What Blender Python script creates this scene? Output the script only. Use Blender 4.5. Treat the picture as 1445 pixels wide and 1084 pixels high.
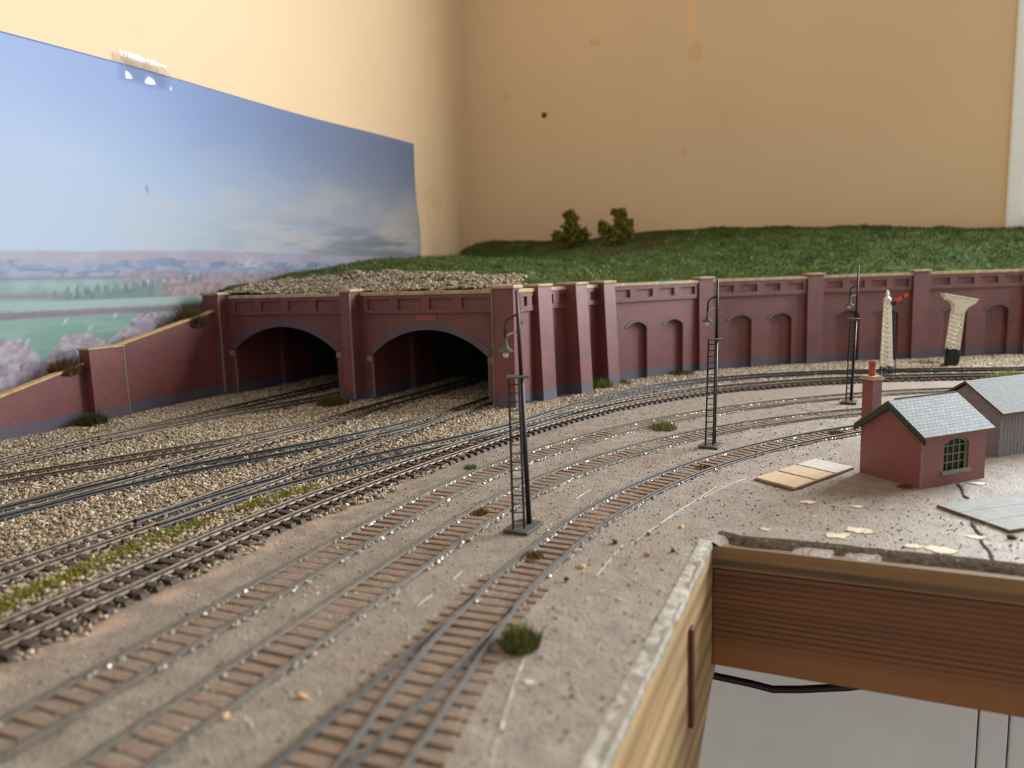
import bpy, math, random
import numpy as np
from mathutils import Vector, Matrix

# ------------------------------------------------------------------ clear
for o in list(bpy.data.objects):
    bpy.data.objects.remove(o, do_unlink=True)
SC = bpy.context.scene
COL = SC.collection
random.seed(7)
RNG = np.random.default_rng(7)
S = 0.01                                   # everything below is written in centimetres

def lin(r, g, b):
    f = lambda c: (c / 255 / 12.92) if c / 255 <= .04045 else ((c / 255 + .055) / 1.055) ** 2.4
    return (f(r), f(g), f(b), 1.0)

# ------------------------------------------------------------------ camera
F_PX, PITCH, ROLL, YAW, CAM_H = 1070.0, 8.2, 1.8, 23.8, 11.5
p, r, yw = map(math.radians, (PITCH, ROLL, YAW))
fwd = Vector((0, math.cos(p), -math.sin(p)))
rt = Vector((1, 0, 0))
up = rt.cross(fwd)
R2 = rt * math.cos(r) - up * math.sin(r)
U2 = rt * math.sin(r) + up * math.cos(r)
M3 = Matrix.Rotation(yw, 3, 'Z')
fwd, R2, U2 = M3 @ fwd, M3 @ R2, M3 @ U2
cam_data = bpy.data.cameras.new('camera')
cam_data.sensor_fit = 'HORIZONTAL'
cam_data.sensor_width = 36
cam_data.lens = F_PX / 1445 * 36
cam_data.clip_start = 0.005
cam_data.clip_end = 50
cam_data.dof.use_dof = True
cam_data.dof.focus_distance = 0.47
cam_data.dof.aperture_fstop = 9.5
cam = bpy.data.objects.new('camera', cam_data)
COL.objects.link(cam)
m = Matrix.Identity(4)
for i in range(3):
    m[i][0], m[i][1], m[i][2] = R2[i], U2[i], -fwd[i]
m[2][3] = CAM_H * S
cam.matrix_world = m
SC.camera = cam

# ------------------------------------------------------------------ world, daylight, exposure
world = bpy.data.worlds.new('world')
SC.world = world
world.use_nodes = True
bg = world.node_tree.nodes['Background']
bg.inputs['Color'].default_value = (1.0, 0.96, 0.91, 1)
bg.inputs['Strength'].default_value = 0.39

def area(name, loc, rot, sx, sy, power, col):
    d = bpy.data.lights.new(name, 'AREA')
    d.shape = 'RECTANGLE'; d.size = sx * S; d.size_y = sy * S
    d.energy = power; d.color = col
    o = bpy.data.objects.new(name, d)
    o.location = Vector(loc) * S
    o.rotation_euler = rot
    COL.objects.link(o)
    return o
# daylight entering by the window of the back wall (its frame shows beside the layout; the glass lies outside the picture)
area('window_back_offscreen', (79, 129.1, 70), (math.radians(-90), 0, 0), 96, 100, 43.0, (0.92, 0.97, 1.0))
SC.view_settings.view_transform = 'Standard'
SC.view_settings.look = 'None'
SC.view_settings.gamma = 1.0
SC.view_settings.use_curve_mapping = False
SC.view_settings.exposure = 0.68

# ------------------------------------------------------------------ node helpers
class NT:
    def __init__(self, name):
        self.m = bpy.data.materials.new(name)
        self.m.use_nodes = True
        self.t = self.m.node_tree
        self.b = self.t.nodes['Principled BSDF']
        self.o = self.t.nodes['Material Output']
    def n(self, typ, **kw):
        nd = self.t.nodes.new(typ)
        for k, v in kw.items():
            setattr(nd, k, v)
        return nd
    def l(self, a, b):
        self.t.links.new(a, b)
    def val(self, sock, v):
        if isinstance(v, bpy.types.NodeSocket):
            self.l(v, sock)
        else:
            sock.default_value = v
    def coords(self, kind='pos', scale=(100, 100, 100)):
        if kind == 'pos':
            s = self.n('ShaderNodeNewGeometry').outputs['Position']
        elif kind == 'uv':
            s = self.n('ShaderNodeUVMap').outputs['UV']
        else:
            s = self.n('ShaderNodeTexCoord').outputs['Object']
        mp = self.n('ShaderNodeMapping')
        mp.inputs['Scale'].default_value = scale
        self.l(s, mp.inputs['Vector'])
        return mp.outputs['Vector']
    def noise(self, vec, scale, detail=4, rough=.6):
        nd = self.n('ShaderNodeTexNoise')
        nd.inputs['Scale'].default_value = scale
        nd.inputs['Detail'].default_value = detail
        nd.inputs['Roughness'].default_value = rough
        self.l(vec, nd.inputs['Vector'])
        return nd.outputs['Fac']
    def ramp(self, fac, stops):
        nd = self.n('ShaderNodeValToRGB')
        e = nd.color_ramp.elements
        while len(e) < len(stops):
            e.new(.5)
        for k, (pos, c) in enumerate(stops):
            e[k].position = pos
            e[k].color = c if len(c) == 4 else (*c, 1)
        self.l(fac, nd.inputs['Fac'])
        return nd.outputs['Color']
    def mix(self, fac, a, b):
        nd = self.n('ShaderNodeMix', data_type='RGBA')
        self.val(nd.inputs[0], fac)
        self.val(nd.inputs[6], a)
        self.val(nd.inputs[7], b)
        return nd.outputs[2]
    def math(self, op, a, b=0.0, clamp=False):
        nd = self.n('ShaderNodeMath', operation=op)
        nd.use_clamp = clamp
        self.val(nd.inputs[0], a)
        self.val(nd.inputs[1], b)
        return nd.outputs[0]
    def bump(self, h, strength=.5, dist=.05):
        nd = self.n('ShaderNodeBump')
        nd.inputs['Strength'].default_value = strength
        nd.inputs['Distance'].default_value = dist * S
        self.l(h, nd.inputs['Height'])
        self.l(nd.outputs['Normal'], self.b.inputs['Normal'])
    def set(self, color=None, rough=None, metal=None, spec=None):
        if color is not None: self.val(self.b.inputs['Base Color'], color)
        if rough is not None: self.val(self.b.inputs['Roughness'], rough)
        if metal is not None: self.val(self.b.inputs['Metallic'], metal)
        if spec is not None: self.val(self.b.inputs['Specular IOR Level'], spec)
        return self.m

def simple(name, c1, c2=None, scale=3, rough=.7, metal=0, bump=0, spec=.4):
    """a lightly mottled paint / plastic / wood material"""
    t = NT(name)
    v = t.coords('pos')
    f = t.noise(v, scale)
    c2 = c2 or tuple(min(1, q * 1.25) for q in c1[:3]) + (1,)
    t.set(t.ramp(f, [(.3, c1), (.7, c2)]), rough, metal, spec)
    if bump:
        t.bump(f, bump, .04)
    return t.m

def mat_brick(name, c_lo, c_hi, mortar, plinth=True, bw=.30, bh=.1, sheen=.43, soot=.5):
    """printed brick card: uv in centimetres"""
    t = NT(name)
    uv = t.coords('uv', (1, 1, 1))
    br = t.n('ShaderNodeTexBrick')
    t.l(uv, br.inputs['Vector'])
    br.inputs['Color1'].default_value = c_lo
    br.inputs['Color2'].default_value = c_hi
    br.inputs['Mortar'].default_value = mortar
    br.inputs['Scale'].default_value = 1
    br.inputs['Mortar Size'].default_value = .012
    br.inputs['Brick Width'].default_value = bw
    br.inputs['Row Height'].default_value = bh
    pos = t.coords('pos')
    big = t.noise(pos, .35, 3)
    col = br.outputs['Color']
    col = t.mix(t.math('MULTIPLY', t.ramp(big, [(.45, (0, 0, 0)), (.7, (1, 1, 1))]), soot), col, lin(70, 44, 50))
    if plinth:
        sx = t.n('ShaderNodeSeparateXYZ'); t.l(pos, sx.inputs[0])
        e = t.math('LESS_THAN', sx.outputs['Z'], 1.05)
        b2 = t.n('ShaderNodeTexBrick'); t.l(uv, b2.inputs['Vector'])
        b2.inputs['Color1'].default_value = lin(78, 68, 82)
        b2.inputs['Color2'].default_value = lin(92, 80, 94)
        b2.inputs['Mortar'].default_value = lin(68, 60, 72)
        b2.inputs['Scale'].default_value = 1
        b2.inputs['Mortar Size'].default_value = .012
        b2.inputs['Brick Width'].default_value = bw
        b2.inputs['Row Height'].default_value = bh
        col = t.mix(e, col, b2.outputs['Color'])
    t.set(col, sheen, 0, .7)
    t.bump(t.math('ADD', br.outputs['Fac'], t.noise(pos, 14, 3)), .35, .03)
    return t.m

# ------------------------------------------------------------------ mesh helpers
class MB:
    def __init__(self):
        self.v, self.f, self.mi, self.uv = [], [], [], []
    def face(self, pts, mi=0, uv=None):
        b = len(self.v)
        self.v.extend([tuple(q) for q in pts])
        self.f.append(tuple(range(b, b + len(pts))))
        self.mi.append(mi)
        self.uv.append(uv)
    def box(self, c, d, R=None, mi=0, taper=1.0):
        """box by centre and full size; R: 3x3 rotation; taper scales the top"""
        hx, hy, hz = d[0] / 2, d[1] / 2, d[2] / 2
        P = []
        for sz in (-1, 1):
            k = taper if sz > 0 else 1
            for sx, sy in ((-1, -1), (1, -1), (1, 1), (-1, 1)):
                q = Vector((sx * hx * k, sy * hy * k, sz * hz))
                if R is not None: q = R @ q
                P.append(q + Vector(c))
        for f in ((3, 2, 1, 0), (4, 5, 6, 7), (0, 1, 5, 4), (1, 2, 6, 5), (2, 3, 7, 6), (3, 0, 4, 7)):
            q = [P[i] for i in f]
            w, h = (q[1] - q[0]).length, (q[2] - q[1]).length
            o = q[0].x * .7 + q[0].y * .7
            uv = [(o, q[0].z), (o + w, q[0].z), (o + w, q[0].z + h), (o, q[0].z + h)]
            self.face(q, mi, uv)
    def prism(self, pts, z0, z1, mi=0):
        """vertical prism over a ccw (x,y) outline"""
        n = len(pts)
        self.face([(x, y, z1) for x, y in pts], mi, [(x, y) for x, y in pts])
        self.face([(x, y, z0) for x, y in reversed(pts)], mi, [(x, y) for x, y in reversed(pts)])
        u = 0
        for i in range(n):
            a, b = pts[i], pts[(i + 1) % n]
            w = math.dist(a, b)
            self.face([(*a, z0), (*b, z0), (*b, z1), (*a, z1)], mi, [(u, z0), (u + w, z0), (u + w, z1), (u, z1)])
            u += w
    def tube(self, pts, rad, n=8, mi=0, cap=True):
        pts = [Vector(q) for q in pts]
        if not isinstance(rad, (list, tuple)): rad = [rad] * len(pts)
        rings = []
        prev = None
        for i, q in enumerate(pts):
            d = (pts[min(i + 1, len(pts) - 1)] - pts[max(i - 1, 0)]).normalized()
            if prev is None:
                s = d.cross(Vector((0, 0, 1)))
                if s.length < .01: s = d.cross(Vector((1, 0, 0)))
            else:
                s = prev - d * prev.dot(d)
            s.normalize(); prev = s
            t = d.cross(s)
            rings.append([q + (s * math.cos(2 * math.pi * k / n) + t * math.sin(2 * math.pi * k / n)) * rad[i] for k in range(n)])
        for i in range(len(rings) - 1):
            for k in range(n):
                k2 = (k + 1) % n
                self.face([rings[i][k], rings[i][k2], rings[i + 1][k2], rings[i + 1][k]][::-1], mi)
        if cap:
            self.face(rings[0], mi); self.face(rings[-1][::-1], mi)
    def lathe(self, prof, c=(0, 0), n=16, mi=0):
        """prof: list of (radius, z)"""
        for i in range(len(prof) - 1):
            for k in range(n):
                a0, a1 = 2 * math.pi * k / n, 2 * math.pi * (k + 1) / n
                (r0, z0), (r1, z1) = prof[i], prof[i + 1]
                q = [(c[0] + r0 * math.cos(a0), c[1] + r0 * math.sin(a0), z0), (c[0] + r0 * math.cos(a1), c[1] + r0 * math.sin(a1), z0),
                     (c[0] + r1 * math.cos(a1), c[1] + r1 * math.sin(a1), z1), (c[0] + r1 * math.cos(a0), c[1] + r1 * math.sin(a0), z1)]
                if r0 < 1e-6: q = q[1:]
                elif r1 < 1e-6: q = q[:3]
                self.face(q, mi)
    def build(self, name, mat, parent=None, weld=True, smooth=False, bevel=0, loc=None):
        me = bpy.data.meshes.new(name)
        V = [tuple(c * S for c in q) for q in self.v]
        if weld:
            key, idx, vv = {}, [], []
            for q in V:
                k = (round(q[0] * 2e5), round(q[1] * 2e5), round(q[2] * 2e5))
                if k not in key:
                    key[k] = len(vv); vv.append(q)
                idx.append(key[k])
            faces, mi, uvs = [], [], []
            for f, a, u in zip(self.f, self.mi, self.uv):
                g = [idx[i] for i in f]
                if len(set(g)) == len(g):
                    faces.append(g); mi.append(a); uvs.append(u)
                else:
                    h, hu = [], []
                    for j, q in enumerate(g):
                        if q not in h:
                            h.append(q); hu.append(u[j] if u else None)
                    if len(h) >= 3:
                        faces.append(h); mi.append(a); uvs.append(hu if u else None)
        else:
            vv, faces, mi, uvs = V, self.f, self.mi, self.uv
        me.from_pydata(vv, [], faces)
        if any(u is not None for u in uvs) and len(me.polygons) == len(faces):
            lay = me.uv_layers.new(name='UVMap')
            for pl, u in zip(me.polygons, uvs):
                if u is None: continue
                for j, li in enumerate(pl.loop_indices):
                    lay.data[li].uv = u[j]
        mats = mat if isinstance(mat, (list, tuple)) else [mat]
        for q in mats: me.materials.append(q)
        if len(mats) > 1 and len(me.polygons) == len(mi):
            me.polygons.foreach_set('material_index', mi)
        if smooth:
            me.polygons.foreach_set('use_smooth', [True] * len(me.polygons))
        o = bpy.data.objects.new(name, me)
        COL.objects.link(o)
        if loc is not None: o.location = Vector(loc) * S
        if parent is not None: o.parent = parent
        if bevel:
            md = o.modifiers.new('bevel', 'BEVEL'); md.width = bevel * S; md.segments = 2; md.limit_method = 'ANGLE'
        return o

def np_mesh(name, verts, faces, mat, parent=None, colors=None, smooth=False):
    """fast mesh from numpy: verts (n,3) cm, faces (m,k) same k; colors per vertex (n,3) linear"""
    me = bpy.data.meshes.new(name)
    n, (mf, k) = len(verts), faces.shape
    me.vertices.add(n); me.vertices.foreach_set('co', (np.asarray(verts, dtype=np.float32) * S).ravel())
    me.loops.add(mf * k); me.loops.foreach_set('vertex_index', faces.astype(np.int32).ravel())
    me.polygons.add(mf)
    me.polygons.foreach_set('loop_start', np.arange(0, mf * k, k, dtype=np.int32))
    me.polygons.foreach_set('loop_total', np.full(mf, k, dtype=np.int32))
    if smooth: me.polygons.foreach_set('use_smooth', np.ones(mf, dtype=bool))
    me.update(calc_edges=True)
    if colors is not None:
        at = me.color_attributes.new('tint', 'FLOAT_COLOR', 'POINT')
        c = np.ones((n, 4), dtype=np.float32); c[:, :3] = colors
        at.data.foreach_set('color', c.ravel())
    me.materials.append(mat)
    o = bpy.data.objects.new(name, me)
    COL.objects.link(o)
    if parent is not None: o.parent = parent
    return o

def tint_mat(name, rough=.8, spec=.3, bump=0):
    t = NT(name)
    a = t.n('ShaderNodeAttribute'); a.attribute_name = 'tint'
    t.set(a.outputs['Color'], rough, 0, spec)
    return t.m

def tag(o, label, cat, group=None):
    o['label'] = label; o['category'] = cat
    if group: o['group'] = group
    return o
def empty(name, loc=(0, 0, 0)):
    o = bpy.data.objects.new(name, None)
    o.empty_display_size = .01
    o.location = Vector(loc) * S
    COL.objects.link(o)
    return o
def structure(o):
    o['kind'] = 'structure'; return o
def stuff(o):
    o['kind'] = 'stuff'; return o

# smooth value noise in numpy (fbm), for prints and landforms
_G = RNG.random((64, 64))
def vnoise(x, y):
    xi, yi = np.floor(x).astype(int), np.floor(y).astype(int)
    fx, fy = x - xi, y - yi
    fx, fy = fx * fx * (3 - 2 * fx), fy * fy * (3 - 2 * fy)
    g = lambda a, b: _G[a % 64, b % 64]
    return (g(xi, yi) * (1 - fx) + g(xi + 1, yi) * fx) * (1 - fy) + (g(xi, yi + 1) * (1 - fx) + g(xi + 1, yi + 1) * fx) * fy
def fbm(x, y, o=4):
    s, a, t = 0, .5, 0
    for k in range(o):
        s = s + a * vnoise(x * 2 ** k + 17 * k, y * 2 ** k + 31 * k); t += a; a *= .5
    return s / t
def lerp(a, b, t):
    t = np.asarray(t)[..., None]
    return np.asarray(a) * (1 - t) + np.asarray(b) * t
def sstep(a, b, x):
    t = np.clip((x - a) / (b - a), 0, 1)
    return t * t * (3 - 2 * t)
L3 = lambda *c: np.array(lin(*c)[:3])

# ================================================================== THE ROOM
WX, WY = -63.0, 126.0                       # left wall plane, back wall plane
FLOOR_Z = -82.0

def wall_material(name, base, base2, stains):
    """peach emulsion with scuffs; stains: (axis, u, z, ru, rz, colour, strength)"""
    t = NT(name)
    pos = t.coords('pos')
    f = t.noise(pos, .05, 4, .55)
    col = t.ramp(f, [(.3, base), (.7, base2)])
    sx = t.n('ShaderNodeSeparateXYZ'); t.l(pos, sx.inputs[0])
    wob = t.noise(pos, .5, 4)
    fine = t.noise(pos, 2.2, 3)
    for ax, u, z, ru, rz, c, s in stains:
        du = t.math('DIVIDE', t.math('SUBTRACT', sx.outputs[ax], u), ru)
        dz = t.math('DIVIDE', t.math('SUBTRACT', sx.outputs['Z'], z), rz)
        d = t.math('ADD', t.math('MULTIPLY', du, du), t.math('MULTIPLY', dz, dz))
        d = t.math('ADD', d, t.math('MULTIPLY', t.math('SUBTRACT', wob, .5), 5.0))
        k = t.math('MULTIPLY', t.math('MULTIPLY', t.math('SUBTRACT', 1.15, d), 2.2, True), s * .6)
        col = t.mix(k, col, c)
    sp = t.ramp(t.noise(pos, .55, 6, .75), [(.70, (0, 0, 0)), (.78, (1, 1, 1))])
    col = t.mix(t.math('MULTIPLY', sp, .16), col, lin(150, 110, 66))
    t.set(col, .55, 0, .35)
    t.bump(t.math('ADD', f, t.math('MULTIPLY', fine, .3)), .25, .12)
    return t.m

st = lin(196, 150, 92)
M_wall_b = wall_material('peach_wall_back', lin(220, 190, 152), lin(225, 196, 158), [
    ('X', -38.7, 49.0, 1.3, .8, lin(206, 158, 96), .7), ('X', -23.2, 50.5, 1.0, 3.4, lin(240, 196, 128), .8),
    ('X', -22.5, 45.0, 1.3, 1.4, lin(222, 168, 92), .8), ('X', -24.3, 30.0, .5, .7, st, .5),
    ('X', -18.3, 34.8, .25, 1.5, st, .35), ('X', -54.9, 42.3, 1.0, .8, st, .4)])
M_wall_l = wall_material('peach_wall_left', lin(220, 190, 152), lin(225, 196, 158), [
    ('Y', 112.6, 24.6, 3.2, 1.8, lin(206, 168, 106), .5), ('Y', 111.0, 21.0, .35, 3.0, lin(204, 164, 104), .45),
    ('Y', 114.2, 21.5, .45, 2.6, lin(204, 164, 104), .45), ('Y', 122.6, 20.0, .35, 4.0, lin(176, 134, 82), .5)])

wl = MB(); wl.box((WX - 5, 33, 49), (10, 206, 262))
structure(wl.build('wall_left', M_wall_l))
wb = MB()
WIN = (20.0, 140.0, 15.4, 124.0)            # window opening x0, x1, z0, z1
wb.box(((WX + WIN[0]) / 2, WY + 5, 49), (WIN[0] - WX, 10, 262))
structure(wb.build('wall_back', M_wall_b))
for nm, (x0, x1, z0, z1) in {'wall_back_below': (WIN[0], 200, FLOOR_Z, WIN[2]), 'wall_back_above': (WIN[0], 200, WIN[3], 180),
                             'wall_back_side': (WIN[1], 200, WIN[2], WIN[3])}.items():
    q = MB(); q.box(((x0 + x1) / 2, WY + 5, (z0 + z1) / 2), (x1 - x0, 10, z1 - z0)); structure(q.build(nm, M_wall_b))
M_floor = simple('floor_boards', lin(120, 108, 96), lin(140, 128, 114), .2, .6)
q = MB(); q.box((60, 30, FLOOR_Z - 2), (260, 206, 4)); structure(q.build('floor', M_floor))

# window: frame, sash, sill and glass
M_gloss_white = simple('white_gloss_paint', lin(240, 244, 242), lin(246, 250, 248), 1, .3, 0, 0, .5)
t = NT('window_glass')
t.set((.9, .95, 1, 1), .05); t.b.inputs['Transmission Weight'].default_value = 1
M_glass_clear = t.m
win = structure(empty('window_1', ((WIN[0] + WIN[1]) / 2, WY, WIN[2])))
def rel(mb, name, mat, par, **kw):
    o = mb.build(name, mat, None, **kw)
    o.parent = par
    o.matrix_parent_inverse = Matrix.Translation(-par.location)
    return o
x0, x1, z0, z1 = WIN
for nm, c, d in [('stile', (x0 + 1.4, WY + 1.0, (z0 + z1) / 2), (2.8, 3.4, z1 - z0)), ('stile', (x1 - 1.4, WY + 1.0, (z0 + z1) / 2), (2.8, 3.4, z1 - z0)),
                 ('head_rail', ((x0 + x1) / 2, WY + 1.0, z1 - 1.5), (x1 - x0 - 5.6, 3.4, 3)),
                 ('window_sill', ((x0 + x1) / 2, WY + .2, z0 + 1.0), (x1 - x0 - 5.6, 5.0, 2.0)),
                 ('sash_stile', (x0 + 4.4, WY + 2.0, (z0 + z1) / 2), (3.1, 2.2, z1 - z0 - 5)), ('sash_stile', (x1 - 4.4, WY + 2.0, (z0 + z1) / 2), (3.1, 2.2, z1 - z0 - 5)),
                 ('sash_rail', ((x0 + x1) / 2, WY + 2.0, z0 + 3.6), (x1 - x0 - 12, 2.2, 3.2)), ('sash_rail', ((x0 + x1) / 2, WY + 2.0, z1 - 4.6), (x1 - x0 - 12, 2.2, 3.2))]:
    q = MB(); q.box(c, d); rel(q, nm, M_gloss_white, win, bevel=.3)
q = MB(); q.box(((x0 + x1) / 2, WY + 3.4, (z0 + z1) / 2), (x1 - x0 - 12, .3, z1 - z0 - 10)); rel(q, 'pane', M_glass_clear, win)

# nail head and wall dent
q = MB(); q.lathe([(0, .12), (.35, .1), (.5, 0), (.5, -.3)], n=12)
o = q.build('wall_plug', simple('rust_brown', lin(96, 58, 34), lin(124, 76, 44), 3, .8), smooth=True)
o.rotation_euler = (math.radians(90), 0, 0); o.location = Vector((-48.0, WY - .02, 38.3)) * S
tag(o, 'small brown wall plug in the peach wall above the trees', 'wall plug')

# ------------------------------------------------------------------ printed landscape backdrop on the left wall
BX = WX + .35
ny, nz = 420, 170
yy = np.linspace(14, 106.0, ny); zz = np.linspace(.4, 32.1, nz)
Y, Z = np.meshgrid(yy, zz, indexing='ij')
n1 = fbm(Y * .09, Z * .22, 5); n2 = fbm(Y * .5 + 9, Z * .9, 4); n3 = fbm(Y * 2.1, Z * 2.6 + 5, 4)
tt = sstep(14.5, 32, Z)
sky = lerp(L3(190, 212, 236), L3(128, 160, 218), tt)
ct = sstep(52, 96, Y)
sky = lerp(sky, lerp(L3(180, 180, 186), L3(126, 136, 162), sstep(17, 30, Z)), ct * .8)
sky = lerp(sky, L3(212, 202, 196), sstep(.5, .72, n1) * (1 - sstep(18, 28, Z)) * (.25 + .5 * ct))
sky = lerp(sky, L3(120, 124, 134), sstep(.52, .66, fbm(Y * .08 + 30, Z * .7, 4)) * ct * (1 - sstep(16, 21, Z)) * .7)
pic = sky
def layer(mask, col):
    global pic
    pic = lerp(pic, col, mask)
def above(h, soft=.12):
    return sstep(-soft, soft, h - Z)
# far moor: pink ridge, then blue wooded hills
moor = 14.85 + .25 * np.sin(Y * .12) * .6 + .1 * (n2 - .5)
layer(above(moor), lerp(L3(184, 180, 202), L3(178, 168, 186), sstep(.35, .65, n2)))
hill = 13.9 + .9 * (fbm(Y * .16 + 3, Y * 0 + 2, 3) - .5) + .25 * (n3 - .5)
hc = lerp(L3(166, 176, 204), L3(136, 150, 190), sstep(.35, .7, fbm(Y * .7, Z * 1.8, 4)))
hc = lerp(hc, L3(172, 178, 190), .7 * sstep(.5, .75, fbm(Y * .45, Z * 2.2, 4)))
hc = lerp(hc, L3(116, 130, 168), .8 * sstep(.08, .0, np.abs(fbm(Y * .3 + 20, Z * 1.1, 3) - .5)))
layer(above(hill), hc)
# upper field
f1 = 12.55 - .012 * (Y - 40)
layer(above(f1), lerp(L3(164, 192, 194), L3(146, 174, 170), sstep(.35, .65, n2)))
hed = np.exp(-((Z - 12.4) / .16) ** 2); layer(hed * .7, L3(120, 120, 140))
# hamlet and trees at the end of the field
wood = (Y > 50) * sstep(0, .4, 13.0 + .8 * (n2 - .4) - Z)
layer(wood * sstep(50, 53, Y) * sstep(.35, .5, n3 + .1), lerp(L3(150, 140, 160), L3(176, 158, 168), sstep(.3, .7, n3)))
hm = sstep(.62, .7, n3) * (Y > 52) * (Y < 61) * np.exp(-((Z - 12.0) / .45) ** 2); layer(hm, L3(216, 214, 230))
# conifer row
con = 10.5 + (Y - 44) * .075 + .9 * np.abs(np.sin(Y * 3.1 + 3 * n2)) * (.5 + n3)
band = sstep(42, 46, Y) * (1 - sstep(60, 64, Y)) * above(con, .1) * sstep(-.15, .15, Z - (9.95 + (Y - 44) * .03))
layer(band, lerp(L3(96, 126, 136), L3(120, 148, 146), sstep(.35, .65, n3)))
wd2 = sstep(54, 58, Y) * above(11.9 + 1.0 * (n2 - .5) - .0 * Y, .2) * sstep(-.2, .2, Z - 8.9)
layer(wd2, lerp(L3(150, 132, 144), L3(186, 164, 164), sstep(.3, .7, n3)))
# hedge lines and lower fields
h1 = 11.0 - .02 * (Y - 40); layer(np.exp(-((Z - h1) / .22) ** 2) * (1 - sstep(43, 47, Y)) * .8, L3(140, 128, 146))
layer(sstep(-.15, .15, 10.55 - .01 * (Y - 40) - Z) * sstep(-.1, .1, Z - 9.6), L3(170, 198, 192))
layer(above(9.75 - .016 * (Y - 40) + .25 * (n3 - .5)), lerp(L3(130, 116, 134), L3(150, 136, 146), n3))
fl = above(9.15 - .012 * (Y - 40), .08)
layer(fl, lerp(L3(156, 192, 182), L3(134, 176, 162), sstep(.35, .65, fbm(Y * .2, Z * 1.4, 4))))
layer(fl * sstep(54, 62, Y) * .7, L3(150, 170, 110))
# frosty bushes in the foreground
bh_ = 7.2 + 1.4 * (fbm(Y * .35 + 4, Y * 0 + 8, 4) - .5) * 2 + .5 * (n3 - .5)
bh_ = bh_ - 1.3 * np.exp(-((Y - 43) / 2.0) ** 2) + 2.3 * np.exp(-((Y - 54.5) / 3.2) ** 2) - .9 * sstep(58, 62, Y)
bc = lerp(L3(176, 160, 176), L3(206, 196, 206), sstep(.35, .65, n3))
bc = lerp(bc, L3(140, 134, 150), sstep(.55, .72, fbm(Y * 1.2 + 7, Z * 1.5, 4)))
layer(above(bh_, .15), bc)
# gulls
for gy, gz in ((41.6, 7.2), (45.2, 8.7), (50.2, 8.9), (47.5, 7.9)):
    g = np.exp(-(((Y - gy) - (Z - gz)) / .12) ** 2 - (((Y - gy) + (Z - gz)) / .4) ** 2); layer(g, L3(236, 238, 240))
# whitish worn patch, small tear mark in the sky
layer(.5 * np.exp(-((Y - 68.5) / 2.5) ** 2 - ((Z - 13.7) / .9) ** 2) * sstep(.4, .6, n3), L3(226, 226, 228))
layer(.8 * np.exp(-((Y - 55.1) / .12) ** 2 - ((Z - 20.8) / .35) ** 2), L3(90, 88, 100))
edge = sstep(60, 106, Y)
wav = .5 * (fbm(Y * .05, Z * .07, 2) - .5) + .25 * np.sin(Z * .21) * sstep(96, 106, Y)
Xp = BX + .35 + wav * .8
Ye = Y + sstep(90, 106, Y) * (1.3 * np.exp(-((Z - 18.5) / 5.5) ** 2))     # wavy outer edge of the sheet
Zt = Z + sstep(28, 32, Z) * (.12 * np.sin(Y * .14) - .1)
V = np.stack([Xp, Ye, Zt], -1).reshape(-1, 3)
I = np.arange(ny * nz).reshape(ny, nz)
quads = np.stack([I[:-1, :-1], I[1:, :-1], I[1:, 1:], I[:-1, 1:]], -1).reshape(-1, 4)
t = NT('printed_paper')
a = t.n('ShaderNodeAttribute'); a.attribute_name = 'tint'
t.set(a.outputs['Color'], .42, 0, .4)
o = np_mesh('backdrop_print', V, quads, t.m, None, pic.reshape(-1, 3) * .60, smooth=True)
sm = o.modifiers.new('thickness', 'SOLIDIFY'); sm.thickness = .03 * S
tag(o, 'printed countryside and sky backdrop sheet taped to the wall', 'backdrop')

# clear adhesive tape at the top edge of the sheet
t = NT('clear_tape')
pos = t.coords('pos', (100, 100, 100))
sx = t.n('ShaderNodeSeparateXYZ'); t.l(pos, sx.inputs[0])
msk = t.ramp(t.noise(t.coords('pos', (100, 260, 60)), 1.6, 5, .7), [(.44, (0, 0, 0)), (.5, (1, 1, 1))])
upz = t.math('GREATER_THAN', sx.outputs['Z'], 32.15)
t.set(lin(236, 238, 240), .2)
tr = t.n('ShaderNodeBsdfTransparent'); tr.inputs['Color'].default_value = (.86, .89, .93, 1)
gl = t.n('ShaderNodeBsdfGlossy'); gl.inputs['Roughness'].default_value = .12
mx = t.n('ShaderNodeMixShader'); mx.inputs[0].default_value = .08
t.l(tr.outputs[0], mx.inputs[1]); t.l(gl.outputs[0], mx.inputs[2])
m3 = t.n('ShaderNodeMixShader'); m3.inputs[0].default_value = .45
g3 = t.n('ShaderNodeBsdfGlossy'); g3.inputs['Roughness'].default_value = .35
t.l(tr.outputs[0], m3.inputs[1]); t.l(g3.outputs[0], m3.inputs[2])
m2 = t.n('ShaderNodeMixShader')
t.l(t.math('MULTIPLY', msk, upz), m2.inputs[0]); t.l(mx.outputs[0], m2.inputs[1]); t.l(m3.outputs[0], m2.inputs[2])
t.l(m2.outputs[0], t.o.inputs['Surface'])
q = MB()
prev = None
for k in range(13):
    yk = 53.5 + 5.3 * k / 12
    cur = [(BX + .9 + .12 * math.sin(k), yk, 30.7 + .04 * math.sin(3 * k)), (BX + .88, yk + .05, 32.0), (BX + .35, yk + .1, 32.5), (BX + .3, yk + .1, 33.3 + .05 * math.sin(5 * k) - .02 * k)]
    if prev:
        for j in range(3): q.face([prev[j], cur[j], cur[j + 1], prev[j + 1]])
    prev = cur
o = q.build('adhesive_tape', t.m, smooth=True)
tag(o, 'strip of clear adhesive tape holding the backdrop sheet to the wall', 'tape')

# ================================================================== BASEBOARD
EX, EY = -4.9, 31.7                         # inner corner of the operating well
def ground_z(x, y):
    return .10 * (fbm(x * .35 + 5, y * .35, 3) - .5) + .07 * (fbm(x * 1.9, y * 1.9 + 9, 3) - .5)

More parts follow.
